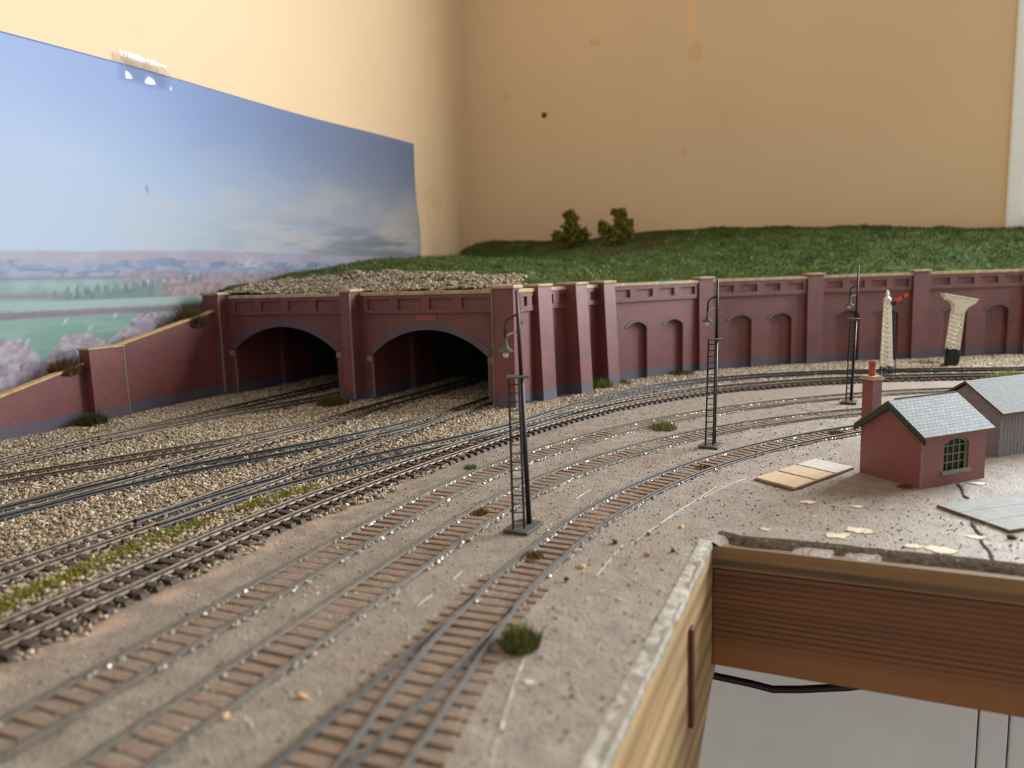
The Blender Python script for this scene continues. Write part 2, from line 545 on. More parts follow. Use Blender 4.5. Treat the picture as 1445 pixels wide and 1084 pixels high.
t = NT('scenic_ground')
pos = t.coords('pos')
sx = t.n('ShaderNodeSeparateXYZ'); t.l(pos, sx.inputs[0])
n_big, n_mid, n_fine = t.noise(pos, .16, 4), t.noise(pos, 1.1, 5), t.noise(pos, 7, 4, .7)
brown = t.ramp(n_mid, [(.3, lin(126, 107, 93)), (.55, lin(146, 126, 110)), (.8, lin(166, 148, 131))])
grey = t.ramp(n_mid, [(.3, lin(134, 127, 114)), (.6, lin(158, 151, 137)), (.85, lin(178, 174, 156))])
# patchy greyer plaster, evenly spread
k2 = t.math('ADD', .35, t.math('MULTIPLY', t.math('SUBTRACT', n_big, .5), 1.6), True)
col = t.mix(k2, brown, grey)
# sand under the ballast of the running lines
kb = t.math('ADD', t.math('MULTIPLY', t.math('SUBTRACT', -23.6, sx.outputs['X']), 1.6), t.math('MULTIPLY', t.math('SUBTRACT', n_mid, .5), 2.5), True)
sand = t.ramp(n_fine, [(.3, lin(120, 96, 72)), (.7, lin(176, 148, 112))])
near = t.math('LESS_THAN', sx.outputs['Y'], 60)
col = t.mix(t.math('MULTIPLY', kb, near), col, sand)
# pinkish sand spilt along the outer shoulder of the running line
dsh = t.math('ABSOLUTE', t.math('SUBTRACT', sx.outputs['X'], -22.9))
ksh = t.math('MULTIPLY', t.math('SUBTRACT', 1.0, t.math('DIVIDE', dsh, .9), True), t.ramp(t.noise(pos, .9, 4), [(.42, (0, 0, 0)), (.56, (1, 1, 1))]))
ksh = t.math('MULTIPLY', ksh, t.math('LESS_THAN', sx.outputs['Y'], 36))
col = t.mix(t.math('MULTIPLY', ksh, .8), col, lin(204, 170, 146))
sp = t.ramp(t.noise(pos, 12, 3, .8), [(.56, (0, 0, 0)), (.64, (1, 1, 1))])
col = t.mix(t.math('MULTIPLY', sp, .5), col, lin(196, 182, 162))
dk = t.ramp(t.noise(pos, 3.1, 3), [(.66, (0, 0, 0)), (.74, (1, 1, 1))])
col = t.mix(t.math('MULTIPLY', dk, .45), col, lin(78, 62, 50))
t.set(col, t.math('ADD', t.math('MULTIPLY', n_mid, .3), .22), 0, .6)
t.bump(t.math('ADD', n_fine, t.math('MULTIPLY', n_mid, .8)), 1.0, .16)
M_ground = t.m

board = empty('layout_baseboard', (EX, EY, 0))
tag(board, 'brown plastered model railway baseboard carrying all the tracks', 'baseboard')
xs = np.concatenate([np.linspace(WX + .4, EX, 170), np.linspace(EX, 48, 130)[1:]])
ys = np.concatenate([np.linspace(3, EY, 90), np.linspace(EY, 112, 180)[1:]])
X, Yg = np.meshgrid(xs, ys, indexing='ij')
Zg = ground_z(X, Yg)
# broken plaster lip along the well
dedge = np.where(X > EX, Yg - EY, 99)
Zg = Zg - .34 * np.exp(-(dedge / .6) ** 2) * (.4 + fbm(X * 1.3, Yg * 0 + 3, 3))
I = np.arange(X.size).reshape(X.shape)
quads = np.stack([I[:-1, :-1], I[1:, :-1], I[1:, 1:], I[:-1, 1:]], -1)
cx, cy = (X[:-1, :-1] + X[1:, 1:]) / 2, (Yg[:-1, :-1] + Yg[1:, 1:]) / 2
keep = ~((cx > EX) & (cy < EY))
o = np_mesh('ground_surface', np.stack([X, Yg, Zg], -1).reshape(-1, 3), quads[keep], M_ground, None, None, smooth=True)
o.parent = board; o.matrix_parent_inverse = Matrix.Translation(-board.location)

def mat_wood(name, c1, c2, c3, axis, zfade, below, rough=.5, lines=1.2, amp=.5, noise=.4):
    """softwood, grain along an axis; ring lines above height zfade, plain tone below it"""
    t = NT(name)
    sc = {'X': (3, 30, 100), 'Y': (30, 4, 100)}[axis]
    v = t.coords('pos', sc)
    pos = t.coords('pos')
    sx = t.n('ShaderNodeSeparateXYZ'); t.l(pos, sx.inputs[0])
    g = t.noise(v, 1.6, 6, .7)
    lo = t.noise(t.coords('pos', (8, 8, 70)), .7, 3)
    w = t.n('ShaderNodeTexWave'); w.wave_type = 'BANDS'; w.bands_direction = 'Z'
    w.inputs['Scale'].default_value = lines; w.inputs['Distortion'].default_value = 4.0
    w.inputs['Detail'].default_value = 3; w.inputs['Detail Scale'].default_value = .25
    t.l(v, w.inputs['Vector'])
    wl_ = t.ramp(w.outputs['Fac'], [(.1, (0, 0, 0)), (.55, (1, 1, 1))])
    up_ = t.math('ADD', t.math('MULTIPLY', t.math('SUBTRACT', sx.outputs['Z'], zfade), 1.2), .5, True)
    k = t.math('MULTIPLY', t.math('MULTIPLY', t.math('SUBTRACT', 1.0, wl_), up_), t.math('MULTIPLY', lo, amp * 1.6))
    base = t.ramp(g, [(.5 - noise * .5, c2), (.5 + noise * .5, c3)])
    col = t.mix(k, base, c1)
    col = t.mix(t.math('MULTIPLY', t.math('SUBTRACT', 1.0, up_), .7), col, below)
    t.set(col, rough, 0, .4)
    t.bump(g, .3, .04)
    return t.m
M_beam = mat_wood('varnished_pine', lin(52, 28, 12), lin(96, 55, 24), lin(124, 76, 36), 'X', -4.5, lin(136, 87, 43), .45, 1.25, .9)
M_edge = mat_wood('grubby_board_edge', lin(64, 50, 40), lin(92, 66, 42), lin(150, 116, 78), 'X', -9, lin(96, 70, 46), .7, .35, .8, .6)
M_side = mat_wood('pale_weathered_pine', lin(84, 58, 36), lin(112, 80, 48), lin(198, 168, 120), 'Y', -20, lin(112, 80, 48), .7, .3, .5, .55)
M_dark_plaster = simple('crumbling_plaster', lin(52, 42, 34), lin(96, 82, 68), 4, .95, 0, 1.0, .1)

# board edge strips under the plaster (parts of the baseboard) -- one along each side of the well
q = MB(); q.box(((EX + 48) / 2, EY + .55, -.68), (48 - EX, 1.1, .96))
rel(q, 'board_edge', M_edge, board)
q = MB()
prev = None
for k in range(220):                       # broken plaster lip
    x = EX + .1 + k * .242
    a = fbm(np.array([x * .55]), np.array([3.3]), 4)[0]; b = fbm(np.array([x * 1.7]), np.array([8.1]), 3)[0]
    cur = [(x, EY + 1.1 + .8 * (a - .3), .03), (x, EY + .75 + .9 * (a - .35), .02 - .05 * b), (x, EY + .5 + .6 * (a - .4), -.1 - .08 * b), (x, EY + .42 + .6 * (a - .4), -.17), (x, EY + .34 + .6 * (a - .4), -.205)]
    if prev:
        for j in range(4): q.face([prev[j], cur[j], cur[j + 1], prev[j + 1]][::-1])
    prev = cur
rel(q, 'plaster_lip', M_dark_plaster, board, smooth=True)
# timber framing under the board
q = MB(); q.box(((EX + 48) / 2, EY + .75, -3.45), (48 - EX, 1.3, 4.44))
o = q.build('timber_rail', M_beam, bevel=.08)
tag(o, 'orange varnished pine rail with straight red grain under the hut yard', 'beam')
q = MB()
for sx_, flip in ((EX, 0),):
    prof = [(3, -.2), (EY + 1.4, -.2), (EY + 1.4, -6.3), (EY + .2, -6.6), (28.4, -8.5), (3, -8.6)]
    q.face([(EX, y, z) for y, z in prof]); q.face([(EX - 1.6, y, z) for y, z in prof][::-1])
    for i in range(len(prof)):
        a, b = prof[i], prof[(i + 1) % len(prof)]
        q.face([(EX, *a), (EX - 1.6, *a), (EX - 1.6, *b), (EX, *b)])
o = q.build('timber_side_rail', M_side)
tag(o, 'pale weathered pine side rail with rough sawn edge along the well', 'beam')
q = MB()
for k in range(12):
    pass
prev = None
for k in range(120):                       # torn top edge of the side rail
    y = 3 + k * (EY - 3) / 119
    a = fbm(np.array([y * .8]), np.array([5.3]), 4)[0]
    cur = [(EX - .5, y, .04), (EX - .02 + .16 * (a - .5), y, .02 - .05 * a), (EX + .06 + .1 * (a - .5), y, -.22 - .1 * a), (EX, y, -.32)]
    if prev:
        for j in range(3): q.face([prev[j], prev[j + 1], cur[j + 1], cur[j]][::-1])
    prev = cur
rel(q, 'plaster_lip', simple('grey_torn_edge', lin(104, 98, 88), lin(178, 170, 152), 2.2, .8, 0, .6), board, smooth=True)
q = MB(); q.box((EX + .09, 26.55, -3.45), (.18, .42, 3.9)); 
o = q.build('wood_packing_strip', simple('brown_sliver', lin(74, 40, 22), lin(96, 54, 30), 2, .6), bevel=.03)
tag(o, 'thin dark brown wooden strip fixed upright on the pale side rail', 'wood strip')

# white cupboard under the layout
M_cup = simple('white_eggshell', lin(228, 231, 234), lin(236, 238, 240), .3, .5)
cup = empty('white_cupboard', (10, 52, FLOOR_Z))
tag(cup, 'white painted cupboard front standing under the baseboard', 'cupboard')
for nm, xa, xb in (('side_panel', -40, 8.43), ('door_stile', 8.53, 10.07), ('door', 10.17, 48)):
    q = MB(); q.box(((xa + xb) / 2, 53, (FLOOR_Z - 8) / 2), (xb - xa, 2, -8 - FLOOR_Z)); rel(q, nm, M_cup, cup, bevel=.12)
# black cable slung under the rail
q = MB()
pts = [(-9, 40, -10.4), (-6.0, 40, -10.73), (-4.06, 40, -10.8), (-2.97, 40, -10.9), (-1.55, 40, -10.62), (.65, 40, -10.05), (4, 40, -8.9), (8, 40, -8.2)]
q.tube(pts, .2, 10)
o = q.build('power_cable', simple('black_rubber', lin(18, 18, 20), lin(26, 26, 28), 2, .5), smooth=True)
tag(o, 'thick black cable slung beneath the orange pine rail', 'cable')

# ================================================================== TRACKS
def spline(pts, step=.35):
    """Catmull-Rom through (x,y) points resampled at even steps"""
    P = [np.array(q, float) for q in pts]
    P = [2 * P[0] - P[1]] + P + [2 * P[-1] - P[-2]]
    out = []
    for i in range(1, len(P) - 2):
        for s in np.linspace(0, 1, 24, endpoint=False):
            a, b, c, d = P[i - 1], P[i], P[i + 1], P[i + 2]
            out.append(.5 * (2 * b + (c - a) * s + (2 * a - 5 * b + 4 * c - d) * s * s + (3 * b - a - 3 * c + d) * s ** 3))
    out.append(P[-2]); out = np.array(out)
    L = np.concatenate([[0], np.cumsum(np.linalg.norm(np.diff(out, axis=0), axis=1))])
    s = np.linspace(0, L[-1], max(2, int(L[-1] / step)))
    return np.stack([np.interp(s, L, out[:, 0]), np.interp(s, L, out[:, 1])], -1)
def normals(c):
    d = np.gradient(c, axis=0); d /= np.linalg.norm(d, axis=1)[:, None]
    return d, np.stack([d[:, 1], -d[:, 0]], -1)          # tangent, right-hand normal
def arc_line(x0, ystart, Y0, R, angle):
    pts = [(x0, ystart), (x0, (ystart + Y0) / 2), (x0, Y0)]
    for k in range(1, 9):
        a = math.radians(angle) * k / 8
        pts.append((x0 + R * (1 - math.cos(a)), Y0 + R * math.sin(a)))
    return pts

def metal(name, c1, c2, rough, scale=6):
    t = NT(name); v = t.coords('pos'); f = t.noise(v, scale, 4)
    t.set(t.ramp(f, [(.35, c1), (.65, c2)]), rough, .55, .5); return t.m
M_rail_side = metal('rail_rusty_web', lin(74, 62, 52), lin(112, 98, 82), .5)
M_rail_top = metal('rail_worn_head', lin(150, 142, 124), lin(196, 188, 164), .28, 2)
M_rail_dark = metal('rail_blackened', lin(44, 43, 43), lin(70, 68, 66), .5)
M_rail_dtop = metal('rail_dull_head', lin(92, 90, 86), lin(130, 126, 118), .3, 2)
M_rail_yard = simple('rail_yard_grimy', lin(74, 66, 54), lin(104, 94, 78), 4, .6)
M_rail_y3 = simple('rail_turnout_brown', lin(52, 45, 40), lin(78, 68, 60), 4, .6)
M_rail_ytop = metal('rail_yard_head', lin(82, 74, 64), lin(112, 102, 88), .6, 2)
M_sleeper_main = simple('sleeper_dark_plastic', lin(52, 40, 36), lin(76, 60, 52), 5, .55, 0, .3)
M_sleeper_yard = simple('sleeper_buried', lin(114, 95, 81), lin(140, 119, 102), 4, .55, 0, .5)
M_sleeper_grey = simple('sleeper_grey_plastic', lin(52, 52, 54), lin(78, 76, 74), 5, .45, 0, .3)
M_chair = simple('rail_chair_plastic', lin(44, 34, 30), lin(66, 52, 46), 5, .5)

def rail_mesh(c, zt, zb, mats, parent, name='rail', w=.09):
    """bullhead section swept along polyline c"""
    d, n = normals(c)
    sec = [(-.1, zb), (.1, zb), (.1, zb + .03), (.035, zb + .06), (.035, zt - .08), (w / 2 + .01, zt - .06), (w / 2, zt), (-w / 2, zt), (-w / 2 - .01, zt - .06), (-.035, zt - .08), (-.035, zb + .06), (-.1, zb + .03)]
    N, K = len(c), len(sec)
    V = np.zeros((N, K, 3))
    for k, (o_, z) in enumerate(sec):
        V[:, k, :2] = c + n * o_; V[:, k, 2] = z
    I = np.arange(N * K).reshape(N, K)
    F = np.stack([I[:-1], np.roll(I[:-1], -1, 1), np.roll(I[1:], -1, 1), I[1:]], -1)
    o = np_mesh(name, V.reshape(-1, 3), F.reshape(-1, 4), mats[0], None)
    me = o.data; me.materials.append(mats[1])
    mi = np.zeros((N - 1, K), int); mi[:, 6] = 1
    me.polygons.foreach_set('material_index', mi.ravel())
    o.parent = parent
    o.matrix_parent_inverse = Matrix.Translation(-parent.location)
    return o

_sl = {}
def sleeper_mesh(length, width, height, mat, key):
    if key not in _sl:
        q = MB(); q.box((0, 0, 0), (length, width, height), taper=.96)
        o = q.build('sleeper', mat); _sl[key] = o.data; bpy.data.objects.remove(o)
    return _sl[key]
ALL_CENTRES = []
G = .83                                     # half gauge
def track(label, pts, rail_mats, smat, zs_top, zt, pitch=.70, skip=None, glue=False, chairs=True, slen=3.2, rails=None, sl_from=None):
    c = spline(pts)
    root = empty('railway_track', (*c[len(c) // 2], 0))
    tag(root, label, 'track', 'model railway tracks')
    d, n = normals(c)
    rl = rails or [c - n * G, c + n * G]
    for q in rl: rail_mesh(np.asarray(q), zt, zs_top - .01, rail_mats, root)
    L = np.concatenate([[0], np.cumsum(np.linalg.norm(np.diff(c, axis=0), axis=1))])
    chv = MB()
    for i, s in enumerate(np.arange(.3, L[-1], pitch)):
        x, y = np.interp(s, L, c[:, 0]), np.interp(s, L, c[:, 1])
        dx, dy = np.interp(s, L, d[:, 0]), np.interp(s, L, d[:, 1])
        if skip and skip(x, y): continue
        ln = slen(x, y) if callable(slen) else slen
        me = sleeper_mesh(round(ln, 1), .34, .22, smat, (round(ln, 1), smat.name))
        o = bpy.data.objects.new('sleeper', me); COL.objects.link(o)
        o.parent = root
        a = math.atan2(dy, dx) - math.pi / 2
        off = 0
        if rails is not None and y < 24: off = (ln - 3.2) * .35
        o.location = Vector((x + off - root.location.x / S, y - root.location.y / S, zs_top - .11 + random.uniform(-.012, .012))) * S
        o.rotation_euler = (0, 0, a + random.uniform(-.02, .02))
        if chairs and rails is None:
            R = Matrix.Rotation(a, 3, 'Z')
            for sd in (-1, 1):
                for e in (-.13, .13):
                    cc = Vector((x, y, zs_top + .035)) + R @ Vector((sd * G + e, 0, 0))
                    chv.box(cc, (.12, .2, .09), R, taper=.7)
    if chv.f: stuff(rel(chv, 'rail_chairs', M_chair, root, weld=False))
    if glue:
        gv = []
        q = MB()
        for sd in (-1, 1):
            for s in np.arange(.2, L[-1], .05):
                x, y = np.interp(s, L, c[:, 0]), np.interp(s, L, c[:, 1])
                dens = glue(x, y, sd, s)
                if random.random() > dens: continue
                nx, ny = np.interp(s, L, n[:, 0]), np.interp(s, L, n[:, 1])
                off = sd * G + (random.choice((-1, 1, 1)) if sd > 0 else random.choice((1, 1, -1))) * random.uniform(.1, .26)
                rad = random.uniform(.03, .075)
                a = math.atan2(ny, nx) + math.pi / 2 + random.uniform(-.3, .3)
                R = Matrix.Rotation(a, 3, 'Z') @ Matrix.Rotation(random.uniform(-.3, .3), 3, 'X')
                q.box((x + nx * off, y + ny * off, zs_top + .03), (rad * 3.0, rad * 1.5, rad * 1.4), R, taper=.45)
        if q.f: stuff(rel(q, 'glue_flecks', M_glue, root, weld=False, smooth=True))
    ALL_CENTRES.append(c)
    return root

M_glue = simple('dried_glue', lin(150, 140, 126), lin(172, 162, 148), 5, .2, 0, 0, .7)
main_m, dark_m, yard_m = (M_rail_side, M_rail_top), (M_rail_dark, M_rail_dtop), (M_rail_yard, M_rail_ytop)
# running lines beyond the yard (ballasted)
ZS, ZT = .13, .36
track('straight ballasted track beside the sloping wing wall into the tunnel', [(-51.0, 4), (-51.0, 30), (-51.0, 60), (-50.8, 92)], main_m, M_sleeper_main, ZS, ZT)
track('ballasted branch track curving off into the narrower tunnel arch beside the middle pier', [(-50.9, 39), (-50.2, 44), (-48.8, 50), (-46.9, 57), (-45.4, 64), (-44.6, 78)], main_m, M_sleeper_main, ZS - .01, ZT, skip=lambda x, y: abs(x + 51) < 2.6)
track('ballasted track entering the plaque tunnel arch close to the middle pier', [(-40.9, 4), (-40.2, 18), (-39.2, 28), (-38.3, 42), (-38.0, 57), (-37.4, 68), (-35.8, 92)], main_m, M_sleeper_main, ZS, ZT)
track('ballasted crossover slanting between the wing wall track and the plaque arch track', [(-51.0, 14), (-49.2, 21), (-46.4, 28.3), (-42.9, 35.5), (-39.9, 42), (-38.2, 49)], main_m, M_sleeper_main, ZS - .01, ZT, skip=lambda x, y: abs(x + 51) < 2.2 or x > -41.5)
track('ballasted track entering the plaque tunnel arch close to the end pillar', [(-31.4, 4), (-30.9, 18), (-30.4, 28), (-30.2, 40), (-30.1, 52), (-29.6, 60), (-28.0, 70), (-24.5, 84)][:6] + [(-29.4, 70), (-29.2, 90)], main_m, M_sleeper_main, ZS, ZT)
track('ballasted crossover slanting between the two plaque arch tracks', [(-39.6, 22), (-38.4, 29), (-36.2, 35.5), (-33.2, 42), (-31.0, 48.5), (-30.2, 54)], dark_m, M_sleeper_grey, ZS - .01, ZT, skip=lambda x, y: x < -37 or x > -32.2)
track('ballasted crossover slanting from the end pillar track onto the curved running line', [(-30.4, 25), (-29.7, 31), (-28.0, 37), (-26.0, 42), (-23.6, 47.5), (-21.9, 52.5)], dark_m, M_sleeper_grey, ZS - .01, ZT, skip=lambda x, y: x < -28.6 or x > -25.9)
T4 = [(-25.2, 4), (-25.15, 14), (-25.15, 22), (-25.1, 28), (-24.5, 34.5), (-23.2, 42.5), (-21.4, 51.4), (-17.9, 61.6), (-13.0, 70.0), (-7.6, 75.6), (-.6, 80.6), (10, 85.4), (26, 89.4), (40, 91)]
track('prominent curved running line with dark sleepers bordering the brown yard', T4, main_m, M_sleeper_main, ZS + .06, ZT + .06)
track('outer running line curving close beneath the retaining wall', [(-22.0, 52.5), (-20.6, 60), (-18.6, 67.5), (-15.6, 74.2), (-10.4, 80.2), (-2.8, 85.4), (8.4, 89.8), (24, 93.6), (40, 95)], dark_m, M_sleeper_grey, ZS, ZT, skip=lambda x, y: y < 62)
# yard sidings, half buried in brown plaster
def glue_fn(lo, hi, k):
    def f(x, y, sd, s):
        base = np.clip((y - lo) / (hi - lo), 0, 1)
        patch = fbm(np.array([s * .35 + 40 * sd]), np.array([k * 3.1]), 3)[0]
        return float(base * np.clip((patch - .32) * 3.2, .1, 1))
    return f
YS, YT = .045, .2
track('half buried siding next to the dark-sleepered running line, outermost of the yard', arc_line(-19.6, 4, 30.5, 52, 62) + [(26, 84.5), (40, 87)], yard_m, M_sleeper_yard, YS, YT, glue=glue_fn(10, 45, 1), chairs=False, slen=1.8, pitch=.6)
track('half buried siding in the middle of the three yard sidings', arc_line(-15.85, 4, 29, 44.5, 62) + [(20, 75.5), (40, 80)], yard_m, M_sleeper_yard, YS, YT, glue=glue_fn(12, 48, 2), chairs=False, slen=1.8, pitch=.6)
# nearest siding with the turnout
c3 = arc_line(-11.05, 24, 26, 45.6, 62) + [(22, 71.0), (40, 74.5)]
c3 = [(-10.75, 4), (-10.75, 14), (-10.9, 20)] + c3
cc = spline(c3)
dd, nn = normals(cc)
sel = cc[:, 1] >= 22.5
near_l = np.vstack([spline([(-12.4, 4), (-12.25, 10), (-12.15, 13.5), (-12.0, 17.5), tuple((cc - nn * G)[sel][0])])[:-1], (cc - nn * G)[sel]])
near_r = np.vstack([spline([(-7.9, 4), (-8.8, 10), (-9.2, 14), (-9.6, 17.5), tuple((cc + nn * G)[sel][0])])[:-1], (cc + nn * G)[sel]])
l2 = spline([(-11.85, 23.0), (-11.75, 20.5), (-11.35, 17), (-10.75, 13.6), (-10.3, 11.2), (-9.0, 4)])
l3 = spline([(-10.1, 22.5), (-10.12, 20), (-10.2, 16.5), (-10.4, 13.5), (-10.55, 11.2), (-10.9, 4)])
yard3 = track('curved siding with a turnout passing closest to the brick hut', c3, (M_rail_y3, M_rail_ytop), M_sleeper_yard, YS + .02, YT + .03, glue=glue_fn(19, 40, 3), chairs=False,
      slen=lambda x, y: (1.9 if y > 25 else 3.0) if y > 22 else 3.0 + (22 - y) * .16, rails=[near_l, near_r, l2, l3], pitch=.6)

# ================================================================== BRICK STRUCTURES
BR = dict(c_lo=lin(104, 51, 49), c_hi=lin(127, 65, 62), mortar=lin(98, 56, 54))
M_brick = mat_brick('printed_brick', plinth=True, **BR)
M_brick_hut = mat_brick('printed_brick_hut', lin(112, 46, 48), lin(132, 57, 58), lin(138, 90, 88), plinth=False, bw=.22, bh=.075, soot=.25)
M_blue = mat_brick('blue_brick', lin(80, 66, 76), lin(96, 78, 88), lin(70, 58, 66), plinth=False, bw=.12, bh=.3, soot=.3)
M_cope = simple('card_edge_stone', lin(150, 122, 96), lin(196, 172, 140), 2, .7)
M_stone = simple('grey_springer_stone', lin(116, 102, 88), lin(140, 126, 108), 3, .7)
M_string = simple('string_course_brown', lin(112, 78, 68), lin(134, 98, 84), 2, .7)
M_black = simple('plain_grey_card', lin(92, 84, 76), lin(104, 96, 88), 1, .9, 0, 0, .1)

class Frame:
    """wall frame: u along the wall, d outward, z up"""
    def __init__(self, O, E):
        self.O = np.array(O, float); e = np.array(E, float) - self.O
        self.L = np.linalg.norm(e); self.t = e / self.L
        self.n = np.array([self.t[1], -self.t[0]])
    def __call__(self, u, d, z):
        q = self.O + self.t * u + self.n * d
        return (q[0], q[1], z)

def arch_hole(u0, u1, spring, crown, z0=0, k=14):
    us = np.linspace(u0, u1, k + 1)
    c, h = (u0 + u1) / 2, (u1 - u0) / 2
    rise = crown - spring
    Rr = (h * h + rise * rise) / (2 * rise)
    hi = {round(float(u), 5): float(crown - Rr + math.sqrt(max(Rr * Rr - (u - c) ** 2, 0))) for u in us}
    return dict(us=[round(float(u), 5) for u in us], lo=z0, hi=hi)
def rect_hole(u0, u1, z0, z1):
    us = [round(u0, 5), round(u1, 5)]
    return dict(us=us, lo=z0, hi={u: z1 for u in us})
def sheet(mb, fr, u0, u1, z0, z1, holes, d, d2, back=False, mi=0, bmi=0, top=None):
    """a wall sheet at depth d with holes whose reveals run back to d2"""
    tz = top or (lambda u: z1)
    bp = sorted(set([round(u0, 5), round(u1, 5)] + [u for h in holes for u in h['us']]))
    def quad(ua, ub, za, zb, zc, zd, dep, m):
        mb.face([fr(ua, dep, za), fr(ub, dep, zb), fr(ub, dep, zc), fr(ua, dep, zd)], m, [(ua, za), (ub, zb), (ub, zc), (ua, zd)])
    for ua, ub in zip(bp[:-1], bp[1:]):
        h = next((h for h in holes if h['us'][0] - 1e-6 <= ua and ub <= h['us'][-1] + 1e-6), None)
        if h is None:
            quad(ua, ub, z0, z0, tz(ub), tz(ua), d, mi); continue
        ha, hb = h['hi'][ua], h['hi'][ub]
        if h['lo'] > z0 + 1e-6:
            quad(ua, ub, z0, z0, h['lo'], h['lo'], d, mi)
            mb.face([fr(ua, d, h['lo']), fr(ub, d, h['lo']), fr(ub, d2, h['lo']), fr(ua, d2, h['lo'])], mi, [(ua, 0), (ub, 0), (ub, .3), (ua, .3)])
        quad(ua, ub, ha, hb, tz(ub), tz(ua), d, mi)
        mb.face([fr(ua, d2, ha), fr(ub, d2, hb), fr(ub, d, hb), fr(ua, d, ha)], mi, [(ua, ha), (ub, hb), (ub, hb + .3), (ua, ha + .3)])
        if back: quad(ua, ub, h['lo'], h['lo'], hb, ha, d2, bmi)
    for h in holes:
        for u, s in ((h['us'][0], 1), (h['us'][-1], -1)):
            q = [fr(u, d, h['lo']), fr(u, d2, h['lo']), fr(u, d2, h['hi'][u]), fr(u, d, h['hi'][u])]
            w = abs(d - d2)
            uv = [(u, h['lo']), (u + w, h['lo']), (u + w, h['hi'][u]), (u, h['hi'][u])]
            mb.face(q[::s], mi, uv[::s])
def arch_ring(mb, fr, h, wid, d, d2):
    us = h['us']; c = (us[0] + us[-1]) / 2
    inn = [(u, h['hi'][u]) for u in us]
    zc = inn[0][1] - 1.4 * (us[-1] - us[0]) / 2 * .5
    out = []
    for u, z in inn:
        v = np.array([u - c, z - zc]); v /= np.linalg.norm(v); out.append((u + v[0] * wid, z + v[1] * wid))
    s = 0
    for i in range(len(us) - 1):
        a, b, e, f = inn[i], inn[i + 1], out[i + 1], out[i]
        w = math.dist(a, b)
        mb.face([fr(a[0], d, a[1]), fr(b[0], d, b[1]), fr(e[0], d, e[1]), fr(f[0], d, f[1])], 0, [(s, 0), (s + w, 0), (s + w, wid), (s, wid)])
        mb.face([fr(f[0], d, f[1]), fr(e[0], d, e[1]), fr(e[0], d2, e[1]), fr(f[0], d2, f[1])], 0, [(s, wid), (s + w, wid), (s + w, wid + .1), (s, wid + .1)])
        mb.face([fr(a[0], d2, a[1]), fr(b[0], d2, b[1]), fr(b[0], d, b[1]), fr(a[0], d, a[1])], 0, [(s, 0), (s + w, 0), (s + w, .1), (s, .1)])
        s += w
    for i in (0, -1):
        a, f = inn[i], out[i]
        mb.face([fr(a[0], d, a[1]), fr(f[0], d, f[1]), fr(f[0], d2, f[1]), fr(a[0], d2, a[1])], 0)
def fbox(mb, fr, u0, u1, d0, d1, z0, z1, mi=0, db=0.0):
    """box in a wall frame; db adds extra depth at the foot (batter)"""
    P = [fr(u0, d0, z0), fr(u1, d0, z0), fr(u1, d0, z1), fr(u0, d0, z1), fr(u0, d1 + db, z0), fr(u1, d1 + db, z0), fr(u1, d1, z1), fr(u0, d1, z1)]
    w, dd_ = u1 - u0, d1 - d0
    mb.face([P[4], P[5], P[6], P[7]], mi, [(u0, z0), (u1, z0), (u1, z1), (u0, z1)])
    mb.face([P[0], P[4], P[7], P[3]], mi, [(u0, z0), (u0 + dd_, z0), (u0 + dd_, z1), (u0, z1)])
    mb.face([P[5], P[1], P[2], P[6]], mi, [(u0, z0), (u0 + dd_, z0), (u0 + dd_, z1), (u0, z1)])
    mb.face([P[7], P[6], P[2], P[3]], mi, [(0, 0), (w, 0), (w, dd_), (0, dd_)])
    mb.face([P[1], P[0], P[3], P[2]], mi, [(u0, z0), (u1, z0), (u1, z1), (u0, z1)])
    mb.face([P[0], P[1], P[5], P[4]], mi, [(0, 0), (w, 0), (w, dd_), (0, dd_)])

WT = 10.25                                  # wall top
# ---- twin tunnel portal
port = empty('tunnel_portal', (-43, 60.5, 0))
tag(port, 'red brick twin arched tunnel portal with blue brick arch rings', 'tunnel portal')
fr = Frame((-60.0, 60.5), (-25.8, 60.5))
U = lambda x: x + 60.0
hl = arch_hole(U(-58.1), U(-45.2), 4.6, 7.05, k=22)
hr = arch_hole(U(-41.1), U(-28.9), 4.3, 6.75, k=22)
q = MB(); sheet(q, fr, 0, fr.L, 0, WT, [hl, hr], 0, -.55)
rel(q, 'wall_panel', M_brick, port)
for h in (hl, hr):
    q = MB(); arch_ring(q, fr, h, .68, .07, -.05); rel(q, 'arch_ring', M_blue, port)
    for u, s in ((h['us'][0], -1), (h['us'][-1], 1)):
        q = MB(); a, b = (u - .62, u + .02) if s < 0 else (u - .02, u + .62)
        fbox(q, fr, a, b, -.05, .1, h['hi'][u] - .55, h['hi'][u] - .02); rel(q, 'springer', M_stone, port)
# parapet frames over each arch with sunk panels
for ua, ub in ((U(-57.8), U(-44.2)), (U(-41.6), U(-28.3))):
    n = 4; gap = (ub - ua) / n
    holes = [rect_hole(ua + gap * i + .42, ua + gap * (i + 1) - .42, 8.62, 9.62) for i in range(n)]
    q = MB(); sheet(q, fr, ua, ub, 8.3, 9.95, holes, .26, .02, back=True)
    q.face([fr(ua, .26, 8.3), fr(ua, 0, 8.3), fr(ub, 0, 8.3), fr(ub, .26, 8.3)], 0, [(0, 0), (.1, 0), (.1, 1), (0, 1)])
    rel(q, 'parapet', M_brick, port)
    q = MB(); fbox(q, fr, ua - .3, ub + .3, -.9, .34, 9.95, WT + .02); rel(q, 'coping', M_cope, port, bevel=.04)
q = MB(); fbox(q, fr, U(-36.0), U(-34.0), 0, .07, 7.62, 8.12); rel(q, 'plaque', simple('plaque_brick', lin(150, 72, 70), lin(160, 82, 78), 3), port)
